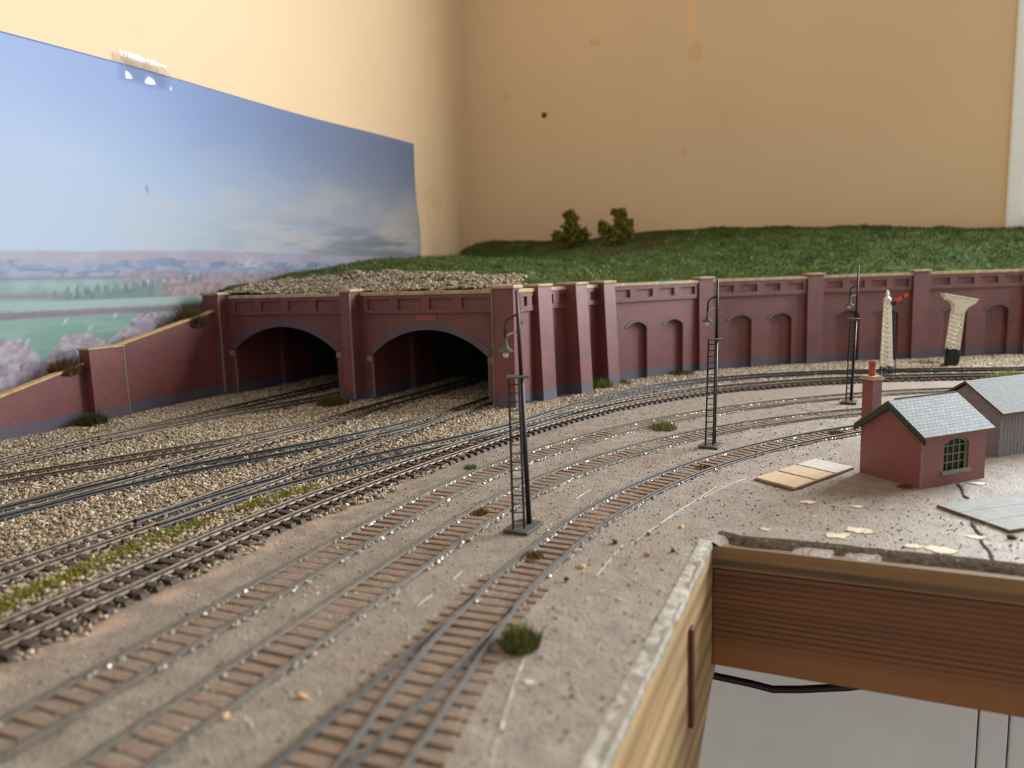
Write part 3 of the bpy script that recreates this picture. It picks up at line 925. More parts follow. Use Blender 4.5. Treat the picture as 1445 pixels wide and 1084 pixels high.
for ua, ub, dp, nm in ((U(-60.8), U(-58.7), 1.1, 0), (U(-43.35), U(-42.2), 1.5, 1), (U(-27.75), U(-25.75), 1.3, 2)):
    q = MB(); fbox(q, fr, ua, ub, -.2, dp, 0, WT + .1, db=.15); rel(q, 'pillar', M_brick, port)
    q = MB(); fbox(q, fr, ua - .14, ub + .14, -.6, dp + .16, WT + .1, WT + .38); rel(q, 'pillar_cap', M_cope, port, bevel=.06)
# pale cut card edges down the corners
for u_, d_, z_ in ((U(-58.72), 1.13, WT), (U(-42.24), 1.6, WT), (U(-58.12), .0, 4.0), (U(-41.12), .0, 3.7), (U(-28.9), .0, 3.7), (U(-27.75), 1.38, WT)):
    q = MB(); fbox(q, fr, u_ - .03, u_ + .06, d_ - .1, d_ + .03, .3, z_, db=.12 if d_ > .5 else 0); rel(q, 'card_edge', M_stone, port)
# linings inside the tunnels
for xa, s in ((-58.3, 1), (-44.4, -1), (-41.3, 1), (-28.7, -1)):
    f2 = Frame((xa, 60.6), (xa, 73.0)) if s > 0 else Frame((xa, 73.0), (xa, 60.6))
    q = MB(); sheet(q, f2, 0, f2.L, 0, 7.2, [], 0, 0); fbox(q, f2, 7.0 if s > 0 else 4.2, 8.2 if s > 0 else 5.4, -.1, .5, 0, 6.4)
    rel(q, 'lining_wall', M_brick, port)
q = MB(); fbox(q, fr, 0, fr.L, -40, -.6, 7.25, 7.45); rel(q, 'hidden_roof_card', M_black, port)  # unseen card roof, end and sides, added to keep the tunnels dark
q = MB(); fbox(q, fr, 0, fr.L, -40.2, -40, 0, 7.4); rel(q, 'hidden_end_card', M_black, port)
for xa in (-60.6, -43.0, -27.6):
    q = MB(); q.box((xa, 80.6 + 6.3, 3.6), (.3, 27, 7.3)); rel(q, 'hidden_side_card', M_black, port)

# ---- retaining wall: bays between pillars following the curve
ret = empty('retaining_wall', (-14, 87, 0))
tag(ret, 'long curved red brick retaining wall with blind arches and pillars', 'retaining wall')
W = [(-26.0, 60.3), (-25.6, 64.5), (-24.1, 69.0), (-22.8, 74.6), (-14.6, 87.0), (-3.4, 95.6), (8.0, 102.2), (20.5, 108.8), (33.5, 114.8)]
PIL = {1: (2.2, .75, .35), 2: (1.9, 1.35, .5), 3: (1.7, 1.2, .55), 4: (1.9, .55, .15), 5: (2.0, .45, .1), 6: (2.0, .45, .1), 7: (2.0, .45, .1)}
for i in range(len(W) - 1):
    f = Frame(W[i], W[i + 1]); L = f.L
    holes, m = [], .9
    if L > 8:
        cs = (L * .33, L * .70)
        if i == 3: cs = (L * .33, L * .69)
        holes = [arch_hole(c - 1.45, c + 1.45, 5.5, 6.15, k=10) for c in cs]
    q = MB(); sheet(q, f, -.05, L + .05, 0, WT, holes, 0, -.5, back=False)
    rel(q, 'wall_panel', M_brick, ret)
    for h in holes:
        q = MB(); s0 = dict(h)
        for ua, ub in zip(h['us'][:-1], h['us'][1:]):
            q.face([f(ua, -.5, 0), f(ub, -.5, 0), f(ub, -.5, h['hi'][ub]), f(ua, -.5, h['hi'][ua])], 0, [(ua, 0), (ub, 0), (ub, h['hi'][ub]), (ua, h['hi'][ua])])
        rel(q, 'blind_arch_infill', M_brick, ret)
        q = MB(); arch_ring(q, f, h, .3, .06, -.02); rel(q, 'arch_ring', M_blue, ret)
    n = 4
    pa, pb = (.4, L - .4) if L < 8 else (1.1, L - 1.1)
    if L < 8: n = 2
    gap = (pb - pa) / n
    hs = [rect_hole(pa + gap * k + .45, pa + gap * (k + 1) - .45, 8.75, 9.6) for k in range(n)]
    q = MB(); sheet(q, f, pa, pb, 8.4, 9.95, hs, .24, .02, back=True)
    q.face([f(pa, .24, 8.4), f(pa, 0, 8.4), f(pb, 0, 8.4), f(pb, .24, 8.4)], 0, [(0, 0), (.1, 0), (.1, 1), (0, 1)])
    rel(q, 'parapet', M_brick, ret)
    q = MB(); fbox(q, f, pa, pb, 0, .22, 8.3, 8.42); rel(q, 'string_course', M_string, ret)
    q = MB(); fbox(q, f, 0, L, -.4, .32, 9.95, WT + .02); rel(q, 'coping', M_cope, ret, bevel=.04)
for i, (w, dp, db) in PIL.items():
    ta = Frame(W[i - 1], W[i]).t; tb = Frame(W[i], W[i + 1]).t
    t_ = ta + tb; t_ /= np.linalg.norm(t_)
    P0 = np.array(W[i]) - t_ * w / 2
    f = Frame(P0, P0 + t_ * w)
    q = MB(); fbox(q, f, 0, w, -.4, dp, 0, WT + .12, db=db); rel(q, 'pillar', M_brick, ret)
    q = MB(); fbox(q, f, -.12, w + .12, -.7, dp + .14, WT + .12, WT + .36); rel(q, 'pillar_cap', M_cope, ret, bevel=.06)

# ---- sloping wing walls
M_cope_y = simple('yellow_card_coping', lin(176, 140, 92), lin(206, 170, 118), 2, .7)
wing = empty('wing_wall', (-59.5, 50, 0))
tag(wing, 'red brick wing wall stepping down from the tunnel portal past a pier', 'wing wall')
f = Frame((-59.5, 20), (-59.5, 60.2))        # u runs with +y, outward = +x
for ua, ub, za, zb in ((27.6, 40.0, 6.2, 8.8), (2.0, 24.5, -.1, 5.05)):
    q = MB(); tp = lambda u, ua=ua, ub=ub, za=za, zb=zb: za + (zb - za) * (u - ua) / (ub - ua)
    sheet(q, f, ua, ub, -.3, 0, [], 0, 0, top=tp)
    fr_ = [f(ua, -.4, -.3), f(ub, -.4, -.3), f(ub, -.4, zb), f(ua, -.4, za)]
    q.face(fr_[::-1], 0, [(0, 0)] * 4)
    rel(q, 'wall_panel', M_brick, wing)
    q = MB()
    P = [f(ua, .12, za), f(ub, .12, zb), f(ub, -.5, zb), f(ua, -.5, za)]
    T = [(x, y, z + .2) for x, y, z in P]
    q.face(T); q.face(P[::-1])
    for k in range(4): q.face([P[k], P[(k + 1) % 4], T[(k + 1) % 4], T[k]])
    rel(q, 'coping', M_cope_y, wing)
q = MB(); fbox(q, f, 24.3, 27.7, -.4, .85, 0, 6.25); rel(q, 'pier', M_brick, wing)
q = MB(); fbox(q, f, 27.66, 27.76, .75, .88, 0, 6.25); rel(q, 'card_edge', M_stone, wing)
q = MB(); fbox(q, f, 24.2, 27.8, -.5, .95, 6.25, 6.45); rel(q, 'pier_cap', M_cope, wing, bevel=.04)

# ================================================================== HILLSIDE
ctrl = [  # x, y, z
    (-62.5, 61, 10.6), (-52, 61, 10.3), (-43, 61, 10.3), (-35, 61, 10.3), (-28, 61, 10.2), (-62, 68, 11.6), (-50, 69, 12.0), (-40, 69, 11.9), (-31, 69, 11.6), (-27, 66, 10.5),
    (-62, 78, 12.4), (-55, 80, 13.5), (-48, 83, 13.9), (-42, 82, 13.5), (-36, 80, 12.9), (-30, 78, 12.0), (-25.5, 76, 10.6),
    (-62, 92, 12.9), (-55, 95, 13.2), (-48, 96, 13.8), (-40, 94, 13.3), (-32, 92, 12.8), (-24, 88, 11.6), (-16.8, 88.5, 10.4),
    (-62, 105, 12.4), (-52, 108, 13.0), (-42, 107, 14.0), (-32, 104, 13.6), (-22, 101, 13.0), (-12, 98, 11.6), (-5, 97.6, 10.3),
    (-62.5, 117, 12.6), (-58, 117, 13.2), (-50, 117, 14.6), (-40, 116, 15.4), (-30, 115, 15.5), (-20, 112, 14.9), (-8, 108, 13.6), (4, 107, 12.6), (6.5, 104, 10.4),
    (-62.6, 120, 15.8), (-58, 120.5, 15.8), (-62.6, 125.6, 16.9), (-58, 125.6, 17.6), (-50, 125.6, 17.2), (-40, 125.6, 17.1), (-30, 125.6, 17.7), (-20, 125.6, 17.9), (-10, 125.6, 17.6), (0, 125.6, 17.0), (10, 125.6, 16.2), (20, 125.6, 15.6), (32, 125.6, 15.4), (45, 125.6, 15.2),
    (10, 114, 13.8), (18, 116, 13.4), (19, 110.8, 10.4), (28, 118, 13.0), (32, 117, 10.6), (45, 121, 11)]
cp = np.array(ctrl)
def tps(r): return np.where(r > 1e-9, r * r * np.log(np.maximum(r, 1e-9)), 0)
n = len(cp)
D = np.linalg.norm(cp[:, None, :2] - cp[None, :, :2], axis=-1)
A = np.zeros((n + 3, n + 3)); A[:n, :n] = tps(D) + np.eye(n) * 2.0; A[:n, n] = 1; A[:n, n + 1:] = cp[:, :2]; A[n, :n] = 1; A[n + 1:, :n] = cp[:, :2].T
wts = np.linalg.solve(A, np.concatenate([cp[:, 2], np.zeros(3)]))
def hill_z(x, y):
    r = np.sqrt((x[..., None] - cp[:, 0]) ** 2 + (y[..., None] - cp[:, 1]) ** 2)
    return tps(r) @ wts[:n] + wts[n] + wts[n + 1] * x + wts[n + 2] * y
WA = np.array(W)
def wall_edge_y(x):                        # back edge of the walls (front limit of the hill)
    xs_ = np.concatenate([[-63, -26.6], WA[1:, 0] - .5]); ys_ = np.concatenate([[61.2, 61.2], WA[1:, 1] + .75])
    return np.interp(x, xs_, ys_)
nu, nv = 360, 170
uu = np.linspace(WX + .9, 46, nu); vv = np.linspace(0, 1, nv)
UU, VV = np.meshgrid(uu, vv, indexing='ij')
y0 = wall_edge_y(UU); YY = y0 + (WY - .15 - y0) * VV ** 1.1
HZ = hill_z(UU, YY)
HZ = np.where(VV < .04, np.minimum(HZ, WT + .15), HZ)
nb = fbm(UU * .22, YY * .22, 4) - .5; nf = fbm(UU * 1.1 + 4, YY * 1.1, 4) - .5
HZ = HZ + nb * 1.0 * sstep(0, .15, VV) + nf * .55
I = np.arange(nu * nv).reshape(nu, nv)
quads = np.stack([I[:-1, :-1], I[1:, :-1], I[1:, 1:], I[:-1, 1:]], -1).reshape(-1, 4)
t = NT('grass_mat')
pos = t.coords('pos')
fN, mN, bN = t.noise(pos, 6, 4, .7), t.noise(pos, .7, 4), t.noise(pos, .12, 3)
col = t.ramp(mN, [(.3, lin(40, 52, 22)), (.52, lin(62, 78, 34)), (.75, lin(88, 108, 46))])
col = t.mix(t.math('MULTIPLY', t.ramp(fN, [(.4, (0, 0, 0)), (.7, (1, 1, 1))]), .5), col, lin(104, 116, 58))
sx = t.n('ShaderNodeSeparateXYZ'); t.l(pos, sx.inputs[0])
# bare brown felt patches on the bank near the corner, turquoise underlay showing through worn mat
kb = t.math('MULTIPLY', t.ramp(bN, [(.46, (0, 0, 0)), (.56, (1, 1, 1))]), t.math('LESS_THAN', sx.outputs['X'], -22))
kb = t.math('MULTIPLY', kb, t.math('GREATER_THAN', sx.outputs['Y'], 106))
col = t.mix(t.math('MULTIPLY', kb, .75), col, lin(74, 58, 34))
kt = t.ramp(t.noise(pos, .42, 4), [(.64, (0, 0, 0)), (.68, (1, 1, 1))])
col = t.mix(t.math('MULTIPLY', kt, .7), col, lin(40, 150, 118))
t.set(col, .85, 0, .2)
t.bump(t.math('ADD', fN, mN), .9, .25)
M_grass = t.m
o = np_mesh('grass_hillside', np.stack([UU, YY, HZ], -1).reshape(-1, 3), quads, M_grass, None, None, smooth=True)
tag(o, 'green flocked hillside rising behind the walls to the peach wall', 'hill')
hill_obj = o
def hill_at(x, y):
    x_, y_ = np.array([x]), np.array([y])
    return float((hill_z(x_, y_) + (fbm(x_ * .22, y_ * .22, 4) - .5) + (fbm(x_ * 1.1 + 4, y_ * 1.1, 4) - .5) * .55)[0])

def blades(name, P, h, w, cols, mat, lean=.6, parent=None):
    """one triangle blade per root point P (n,3); h (n,), cols (n,3)"""
    n = len(P); a = RNG.random(n) * 6.283; b = RNG.random(n) * 6.283
    sd = np.stack([np.cos(a), np.sin(a), np.zeros(n)], -1) * w
    tip = np.stack([np.cos(b) * lean * RNG.random(n), np.sin(b) * lean * RNG.random(n), np.ones(n)], -1) * h[:, None]
    V = np.stack([P - sd, P + sd, P + tip], 1).reshape(-1, 3)
    Fc = np.arange(3 * n).reshape(n, 3)
    return np_mesh(name, V, Fc, mat, parent, np.repeat(cols, 3, axis=0))
M_blade = tint_mat('grass_fibres', .8, .2)
nbld = 60000
bx = RNG.uniform(WX + 1.2, 40, nbld); bv = RNG.random(nbld) ** 1.05
by = wall_edge_y(bx); by = by + .4 + (WY - .8 - by) * bv
bz = hill_z(bx, by) + (fbm(bx * .22, by * .22, 4) - .5) * np.clip(bv / .15, 0, 1) + (fbm(bx * 1.1 + 4, by * 1.1, 4) - .5) * .55
ok = ~((bx < -27) & (by < 70.5)) & (bv > .05)
bx, by, bz = bx[ok], by[ok], bz[ok]
mixv = np.clip(fbm(bx * .5, by * .5, 3) * 1.6 - .3 + .35 * (RNG.random(len(bx)) - .5), 0, 1)
cols = lerp(L3(46, 60, 26), L3(104, 122, 56), mixv)
pl = RNG.random(len(bx)) < .03; cols[pl] = L3(176, 176, 140)
brn = (bx < -22) & (by > 106) & (fbm(bx * .12, by * .12, 3) > .45); cols[brn] = lerp(cols[brn], L3(78, 64, 36), np.full(brn.sum(), .6))
o = blades('hill_grass', np.stack([bx, by, bz - .03], -1), RNG.uniform(.18, .5, len(bx)), .05, cols, M_blade, 1.2)
stuff(o); o.parent = hill_obj

# ---- loose stones: ballast
def stones(name, P, rad, cols, flat=.7, parent=None, mat=None):
    n = len(P)
    base = np.array([(1, 0, 0), (-1, 0, 0), (0, 1, 0), (0, -1, 0), (0, 0, 1), (0, 0, -1)], float)
    Fb = np.array([(0, 2, 4), (2, 1, 4), (1, 3, 4), (3, 0, 4), (2, 0, 5), (1, 2, 5), (3, 1, 5), (0, 3, 5)])
    v = base[None] * (.7 + .6 * RNG.random((n, 6, 1))) + RNG.normal(0, .22, (n, 6, 3))
    a = RNG.random(n) * 6.283
    ca, sa = np.cos(a)[:, None], np.sin(a)[:, None]
    x, y, z = v[..., 0], v[..., 1] * .8, v[..., 2] * flat
    tl = RNG.normal(0, .5, (n, 1))
    x, z = x * np.cos(tl) - z * np.sin(tl), x * np.sin(tl) + z * np.cos(tl)
    v = np.stack([x * ca - y * sa, x * sa + y * ca, z], -1) * rad[:, None, None] + P[:, None, :]
    Fc = (np.arange(n) * 6)[:, None, None] + Fb[None]
    return np_mesh(name, v.reshape(-1, 3), Fc.reshape(-1, 3), mat, parent, np.repeat(cols, 6, axis=0))
M_stones = tint_mat('ballast_stone', .75, .35)
PAL = np.array([L3(166, 148, 120), L3(140, 122, 98), L3(186, 170, 144), L3(120, 108, 94), L3(150, 142, 130), L3(96, 84, 72), L3(206, 194, 172), L3(200, 160, 128)])
def pal(n, w=(22, 20, 16, 14, 12, 8, 5, 3)):
    w = np.array(w, float); w /= w.sum()
    return PAL[RNG.choice(len(PAL), n, p=w)] * RNG.uniform(.8, 1.15, (n, 1))
def t4x(y):                                # centre line of the bordering running line
    c = np.array(T4); return np.interp(y, c[:, 1], c[:, 0])
N = 62000
sx_ = RNG.uniform(-59.0, -22.0, N); sy_ = 14 + (62 - 14) * RNG.random(N)
lim = t4x(sy_) + 1.75 + .9 * (fbm(sx_ * .5, sy_ * .5, 3) - .5) * 2
vis = (sx_ > -.98 * sy_ - 26) & (sx_ < lim)
sx_, sy_ = sx_[vis], sy_[vis]
o = stones('main_line_ballast', np.stack([sx_, sy_, .03 + .05 * RNG.random(len(sx_))], -1), RNG.uniform(.06, .16, len(sx_)), pal(len(sx_)) * 1.12, mat=M_stones)
stuff(o); tag(o, 'pale tan stone ballast spread between the tunnel tracks', 'ballast')
# ballast along the curve below the retaining wall (greyer)
N = 46000
sx_ = RNG.uniform(-28.0, 30, N)
wy = wall_edge_y(sx_) - .8
c4 = np.array(T4[4:]); yc = np.interp(sx_, c4[:, 0], c4[:, 1])
sy_ = np.where(sx_ < -23.5, RNG.uniform(50, 63, N), yc - 1.2 + (np.maximum(wy - yc + 1.2, .1)) * RNG.random(N))
wl_x = np.interp(sy_, WA[:, 1], WA[:, 0]); okk = (sx_ > wl_x - .2) & (sx_ < t4x(sy_) + 1.6 + 3 * (sx_ > -5)) & ((sy_ < wy) | (sx_ < -22))
sx_, sy_ = sx_[okk], sy_[okk]
o = stones('curve_ballast', np.stack([sx_, sy_, .03 + .05 * RNG.random(len(sx_))], -1), RNG.uniform(.06, .15, len(sx_)), pal(len(sx_)) * 1.12, mat=M_stones)
stuff(o); tag(o, 'stone ballast between curved running lines and retaining wall', 'ballast')
# stones in the tunnel mouths
N = 9000
sx_ = RNG.uniform(-57.5, -29, N); sy_ = RNG.uniform(61, 76, N); okk = (np.abs(sx_ + 43) > 1.9)
sx_, sy_ = sx_[okk], sy_[okk]
o = stones('tunnel_ballast', np.stack([sx_, sy_, .03 + .05 * RNG.random(len(sx_))], -1), RNG.uniform(.08, .15, len(sx_)), pal(len(sx_)), mat=M_stones)
stuff(o); tag(o, 'tan stone ballast on the floor inside the tunnel mouths', 'ballast')
# bank of stones above the portal
N = 9000
sx_ = RNG.uniform(-59.5, -26.0, N); sy_ = 60.9 + 9.5 * RNG.random(N)
okk = (sy_ < 69.0 + 2.5 * (fbm(sx_ * .3, sy_ * 0 + 4, 3) - .5)) & ~((sx_ > -28) & (sy_ > 65))
sx_, sy_ = sx_[okk], sy_[okk]
sz_ = hill_z(sx_, sy_) + (fbm(sx_ * .22, sy_ * .22, 4) - .5) * np.clip((sy_ - 61) / 8, 0, 1) + (fbm(sx_ * 1.1 + 4, sy_ * 1.1, 4) - .5) * .55
sz_ = np.where(sy_ < 63.5, np.minimum(sz_, WT + .25 + (sy_ - 60.9) * .3), sz_)
o = stones('bank_stones', np.stack([sx_, sy_, sz_ + .06], -1), RNG.uniform(.12, .26, len(sx_)), pal(len(sx_), (18, 22, 10, 20, 14, 12, 3, 1)), mat=M_stones)
stuff(o); tag(o, 'bank of loose grey-brown stones on top of the tunnel portal', 'stones')
# grit over the yard
N = 9000
sx_ = RNG.uniform(-22, 16, N); sy_ = 9 + 60 * RNG.random(N)
okk = ~((sx_ > EX - .3) & (sy_ < EY + .6)) & (sx_ > t4x(sy_) + 1.6)
hutb = (sx_ > .2) & (sx_ < 16) & (sy_ > 41.5) & (sy_ < 60); okk &= ~hutb
sx_, sy_ = sx_[okk], sy_[okk]
gc = pal(len(sx_), (14, 16, 18, 12, 8, 16, 14, 4))
o = stones('yard_grit', np.stack([sx_, sy_, ground_z(sx_, sy_) + .02], -1), RNG.uniform(.025, .075, len(sx_)), gc, mat=M_stones)
stuff(o); tag(o, 'fine grit scattered over the brown plastered yard', 'grit')
# bigger pale crumbs
q_pts = [(-9.2, 27.0), (-7.0, 29.2), (-13.6, 15.6), (-14.9, 14.0), (-6.5, 33.0), (-19.0, 33.5), (-14.8, 28.4)]
for k, (x, y) in enumerate(q_pts):
    o = stones('stone_crumb', np.array([[x, y, ground_z(np.array([x]), np.array([y]))[0] + .06]]), np.array([.17]), np.array([L3(206, 166, 122)]), mat=M_stones)
    tag(o, 'small tan crumb of stone lying on the brown yard', 'stone', 'tan stone crumbs on the yard')

# ================================================================== PLANTS
def tree(label, x, y, blobs, c1, c2, seed):
    rg = np.random.default_rng(seed)
    z0 = hill_at(x, y) - .1
    root = empty('model_tree', (x, y, z0))
    tag(root, label, 'tree')
    tm = MB()
    tm.tube([(x, y, z0 - .1), (x + .1, y, z0 + 1.2), (x, y, z0 + 2.8)], [.28, .22, .1], 8)
    rel(tm, 'trunk', simple('bark_' + str(seed), lin(44, 34, 24), lin(58, 46, 32), 3), root)
    P, N_ = [], []
    for (bx_, bz_, rr) in blobs:
        k = int(1500 * rr * rr) + 200
        d = rg.normal(size=(k, 3)); d /= np.linalg.norm(d, axis=1)[:, None]
        lump = .72 + .5 * np.array([math.sin(5 * a[0] + seed) * math.sin(6 * a[1]) * math.sin(5 * a[2] + 1) for a in d])
        rad = rr * lump * (rg.random(k) ** .22)
        P.append(np.array([x, y, z0]) + np.array([bx_ * .915, bx_ * .4, bz_]) + d * rad[:, None])
    P = np.concatenate(P); k = len(P)
    v = rg.normal(size=(k, 3, 3)) * .15 + P[:, None, :]
    cl = lerp(np.array(c1), np.array(c2), rg.random(k))
    o = np_mesh('foliage', v.reshape(-1, 3), np.arange(3 * k).reshape(k, 3), M_foliage, None, np.repeat(cl, 3, axis=0))
    stuff(o); o.parent = root; o.matrix_parent_inverse = Matrix.Translation(-root.location)
M_foliage = tint_mat('foam_foliage', .9, .15)
tree('olive foam tree with one pointed crown on the hillside', -40.2, 116, [(0, 2.1, 1.7), (-2.1, 2.2, 1.0), (1.8, 2.2, 1.35), (0, 3.6, 1.35), (.3, 4.8, 1.0), (-.4, 5.4, .75), (.2, 5.7, .6)], L3(80, 78, 30), L3(146, 136, 62), 3)
tree('olive foam tree with a ragged two-humped crown on the hillside', -32.6, 116, [(-.2, 1.6, 1.6), (-2.0, 2.4, 1.1), (1.5, 2.0, 1.35), (.6, 3.6, 1.3), (.7, 4.7, .95), (-.4, 5.0, .5), (1.9, 3.2, .8), (-2.3, 3.3, .55)], L3(84, 80, 30), L3(150, 136, 60), 5)

def tuft(label, x, y, z, rad, h, n, c1, c2, group='grass tufts'):
    a = RNG.random(n) * 6.283; rr = rad * np.sqrt(RNG.random(n))
    P = np.stack([x + rr * np.cos(a), y + rr * np.sin(a), np.full(n, z - .03)], -1)
    cl = lerp(c1, c2, RNG.random(n))
    o = blades('grass_tuft', P, h * (1 - .5 * (rr / rad)) * RNG.uniform(.6, 1.1, n), .035 * max(1, rad), cl, M_blade, .9)
    tag(o, label, 'grass tuft', group)
    return o
GR1, GR2, BN1, BN2 = L3(58, 74, 30), L3(128, 140, 70), L3(84, 60, 34), L3(140, 110, 66)
tuft('largest green and brown grass tuft beside the turnout', -9.0, 20.4, 0, .6, .95, 600, L3(86, 74, 40), L3(112, 128, 64))
tuft('green tuft with a brown foot beside the lamp facing the blind arches', -11.9, 54.2, 0, .95, .8, 420, L3(104, 80, 44), GR2)
tuft('small bright green tuft at the edge of the running line', -20.5, 39.8, 0, .4, .4, 160, GR1, GR2)
tuft('brown tuft between the turnout siding rails beside the lamp facing the tunnel pillar', -11.4, 27.4, .05, .45, .35, 200, BN1, BN2)
tuft('brown tuft between the turnout siding rails close to the three-panel board', -7.2, 43.6, .05, .55, .3, 200, BN1, BN2)
tuft('brown tuft between the middle siding rails behind the lamp facing the tunnel pillar', -16.0, 32.0, .05, .4, .35, 180, BN1, BN2)
tuft('wide brown-green tuft at the foot of the first blind arches', -16.6, 83.6, 0, 1.7, .7, 500, BN1, GR1)
tuft('brown tuft in the recess between the two tapering buttresses', -22.2, 72.4, 0, 1.1, 1.5, 500, BN1, GR2)
tuft('brown tuft at the foot of the last tapering buttress', -20.8, 75.6, 0, .9, .7, 280, BN1, BN2)
tuft('olive tuft at the foot of the middle tunnel pier', -43.4, 57.0, 0, 1.5, 1.3, 700, L3(60, 54, 24), L3(110, 92, 44))
tuft('dark green tuft at the foot of the wing wall pier', -58.1, 43.4, 0, 1.2, 1.6, 700, L3(40, 46, 22), L3(84, 86, 44))
tuft('pale green bushy tuft behind the shed roof by the far siding', 14.4, 82.6, 0, 2.0, 1.6, 700, L3(112, 112, 60), L3(176, 180, 110))
tuft('brown tuft between the turnout siding rails behind the hut chimney', -.3, 55.3, .05, .6, .4, 220, BN1, BN2)
tuft('brown tuft at the foot of the hut corner', 3.1, 42.75, 0, .42, .25, 200, L3(84, 48, 24), L3(120, 80, 44))
tuft('olive tuft beside the bracket signal under the wall', 8.6, 97.4, 0, 1.5, .6, 320, L3(88, 80, 40), L3(140, 130, 70))
tuft('brown dry tuft behind the top of the wing wall pier', -60.2, 43.2, 4.4, 1.2, 1.9, 900, L3(58, 44, 30), L3(110, 86, 56))
tuft('brown dry tuft beside the portal pillar above the wing wall', -60.4, 57.2, 7.4, 1.3, 2.7, 1100, L3(62, 46, 30), L3(116, 92, 60))
tuft('green moss tuft beside the first retaining wall pillar', -25.6, 61.9, 0, .8, .5, 240, L3(52, 66, 36), L3(96, 112, 66))
# mossy strip between two running lines
n_ = 5200
ym = 15 + 18.5 * RNG.random(n_) ** 1.2
xm = np.interp(ym, [15, 18, 20.5, 23.5, 27, 29.5, 33.5], [-27.6, -28.2, -28.4, -28.6, -28.3, -27.9, -26.9]) + RNG.normal(0, .33, n_)
kp = fbm(xm * .4, ym * .5, 3) > .42 - .08 * (ym < 22); xm, ym = xm[kp], ym[kp]
o = blades('moss_strip', np.stack([xm, ym, np.full(len(xm), .02)], -1), RNG.uniform(.1, .26, len(xm)), .04, lerp(L3(92, 96, 30), L3(150, 146, 56), RNG.random(len(xm))), M_blade, 1.4)
stuff(o); tag(o, 'strip of yellow-green moss beside the prominent running line', 'moss')

# ================================================================== YARD LAMPS
M_lampblk = simple('lamp_black_plastic', lin(22, 22, 24), lin(36, 36, 38), 4, .4)
M_lampgrey = simple('lamp_dusty_plate', lin(66, 62, 58), lin(92, 86, 80), 3, .6)
M_tin = metal('lamp_bright_tin', lin(150, 150, 150), lin(206, 206, 204), .3)
t = NT('lamp_bulb_glass'); t.set(lin(232, 226, 208), .12, 0, .7); t.b.inputs['Transmission Weight'].default_value = .3
M_bulb = t.m
def lamp(label, x, y, lean, h=10.8, rot=0):
    root = empty('yard_lamp', (0, 0, 0))
    tag(root, label, 'lamp', 'yard lamps')
    # local frame: -x towards the ladder side, -y towards the ladder foot
    q = MB(); q.box((.05, .0, .07), (1.25, 1.75, .14), Matrix.Rotation(math.radians(-28), 3, 'Z')); q.build('base_plate', M_lampgrey, root, bevel=.04)
    q = MB(); q.tube([(.32, .25, .1), (.2, .1, 6.95)], [.125, .105], 8); q.build('post', M_lampblk, root, smooth=True)
    q = MB(); q.tube([(.2, .1, 6.9), (.16, .1, 9), (.12, .1, h)], [.1, .085, .065], 8); q.build('upper_post', M_lampblk, root, smooth=True)
    for sx in (-.42, .08):
        q = MB(); q.tube([(sx, -.45, .1), (sx * .9 + .02, -.1, 6.95)], .055, 6); q.build('ladder_rail', M_lampblk, root)
    for k in range(17):
        z = .5 + k * .385; f = (z - .1) / 6.85
        q = MB(); q.tube([(-.42 * (1 - .1 * f) + .02 * f, -.45 + .35 * f, z), (.08, -.45 + .35 * f, z)], .028, 5); q.build('rung', M_lampblk, root)
    q = MB(); q.box((.05, -.05, 7.0), (1.05, .7, .09)); q.build('platform', M_lampgrey, root, bevel=.03)
    q = MB(); q.tube([(.14, .1, 9.75), (-.15, .08, 9.62), (-.38, .06, 9.48), (-.44, .05, 9.25), (-.45, .05, 8.6)], .055, 6); q.build('bracket', M_lampblk, root, smooth=True)
    q = MB(); q.tube([(.15, .1, 9.0), (-.2, .08, 8.9), (-.42, .05, 8.8)], .05, 6); q.build('bracket_stay', M_tin, root, smooth=True)
    q = MB(); q.lathe([(.06, 8.72), (.09, 8.5), (.13, 8.3), (.36, 8.14), (.37, 8.1), (.12, 8.22), (0, 8.22)], (-.45, .05), 16); sh = q.build('lamp_shade', M_lampgrey, root, smooth=True)
    q = MB(); q.lathe([(0, 7.84), (.09, 7.87), (.135, 7.97), (.12, 8.1), (.1, 8.2)], (-.45, .05), 14); q.build('bulb', M_bulb, root, smooth=True)
    root.location = Vector((x, y, .03)) * S
    root.rotation_euler = (0, math.radians(lean), math.radians(YAW + rot))
    return root
lamp('black yard lamp with ladder beside the turnout siding, facing the tunnel end pillar', -13.2, 30.6, -.4)
lamp('black yard lamp with ladder between two sidings in front of the blind arches', -7.8, 49.4, 1.6, 10.8)
lamp('black yard lamp with ladder behind the hut chimney', .5, 68.6, 2.0, 11.4)

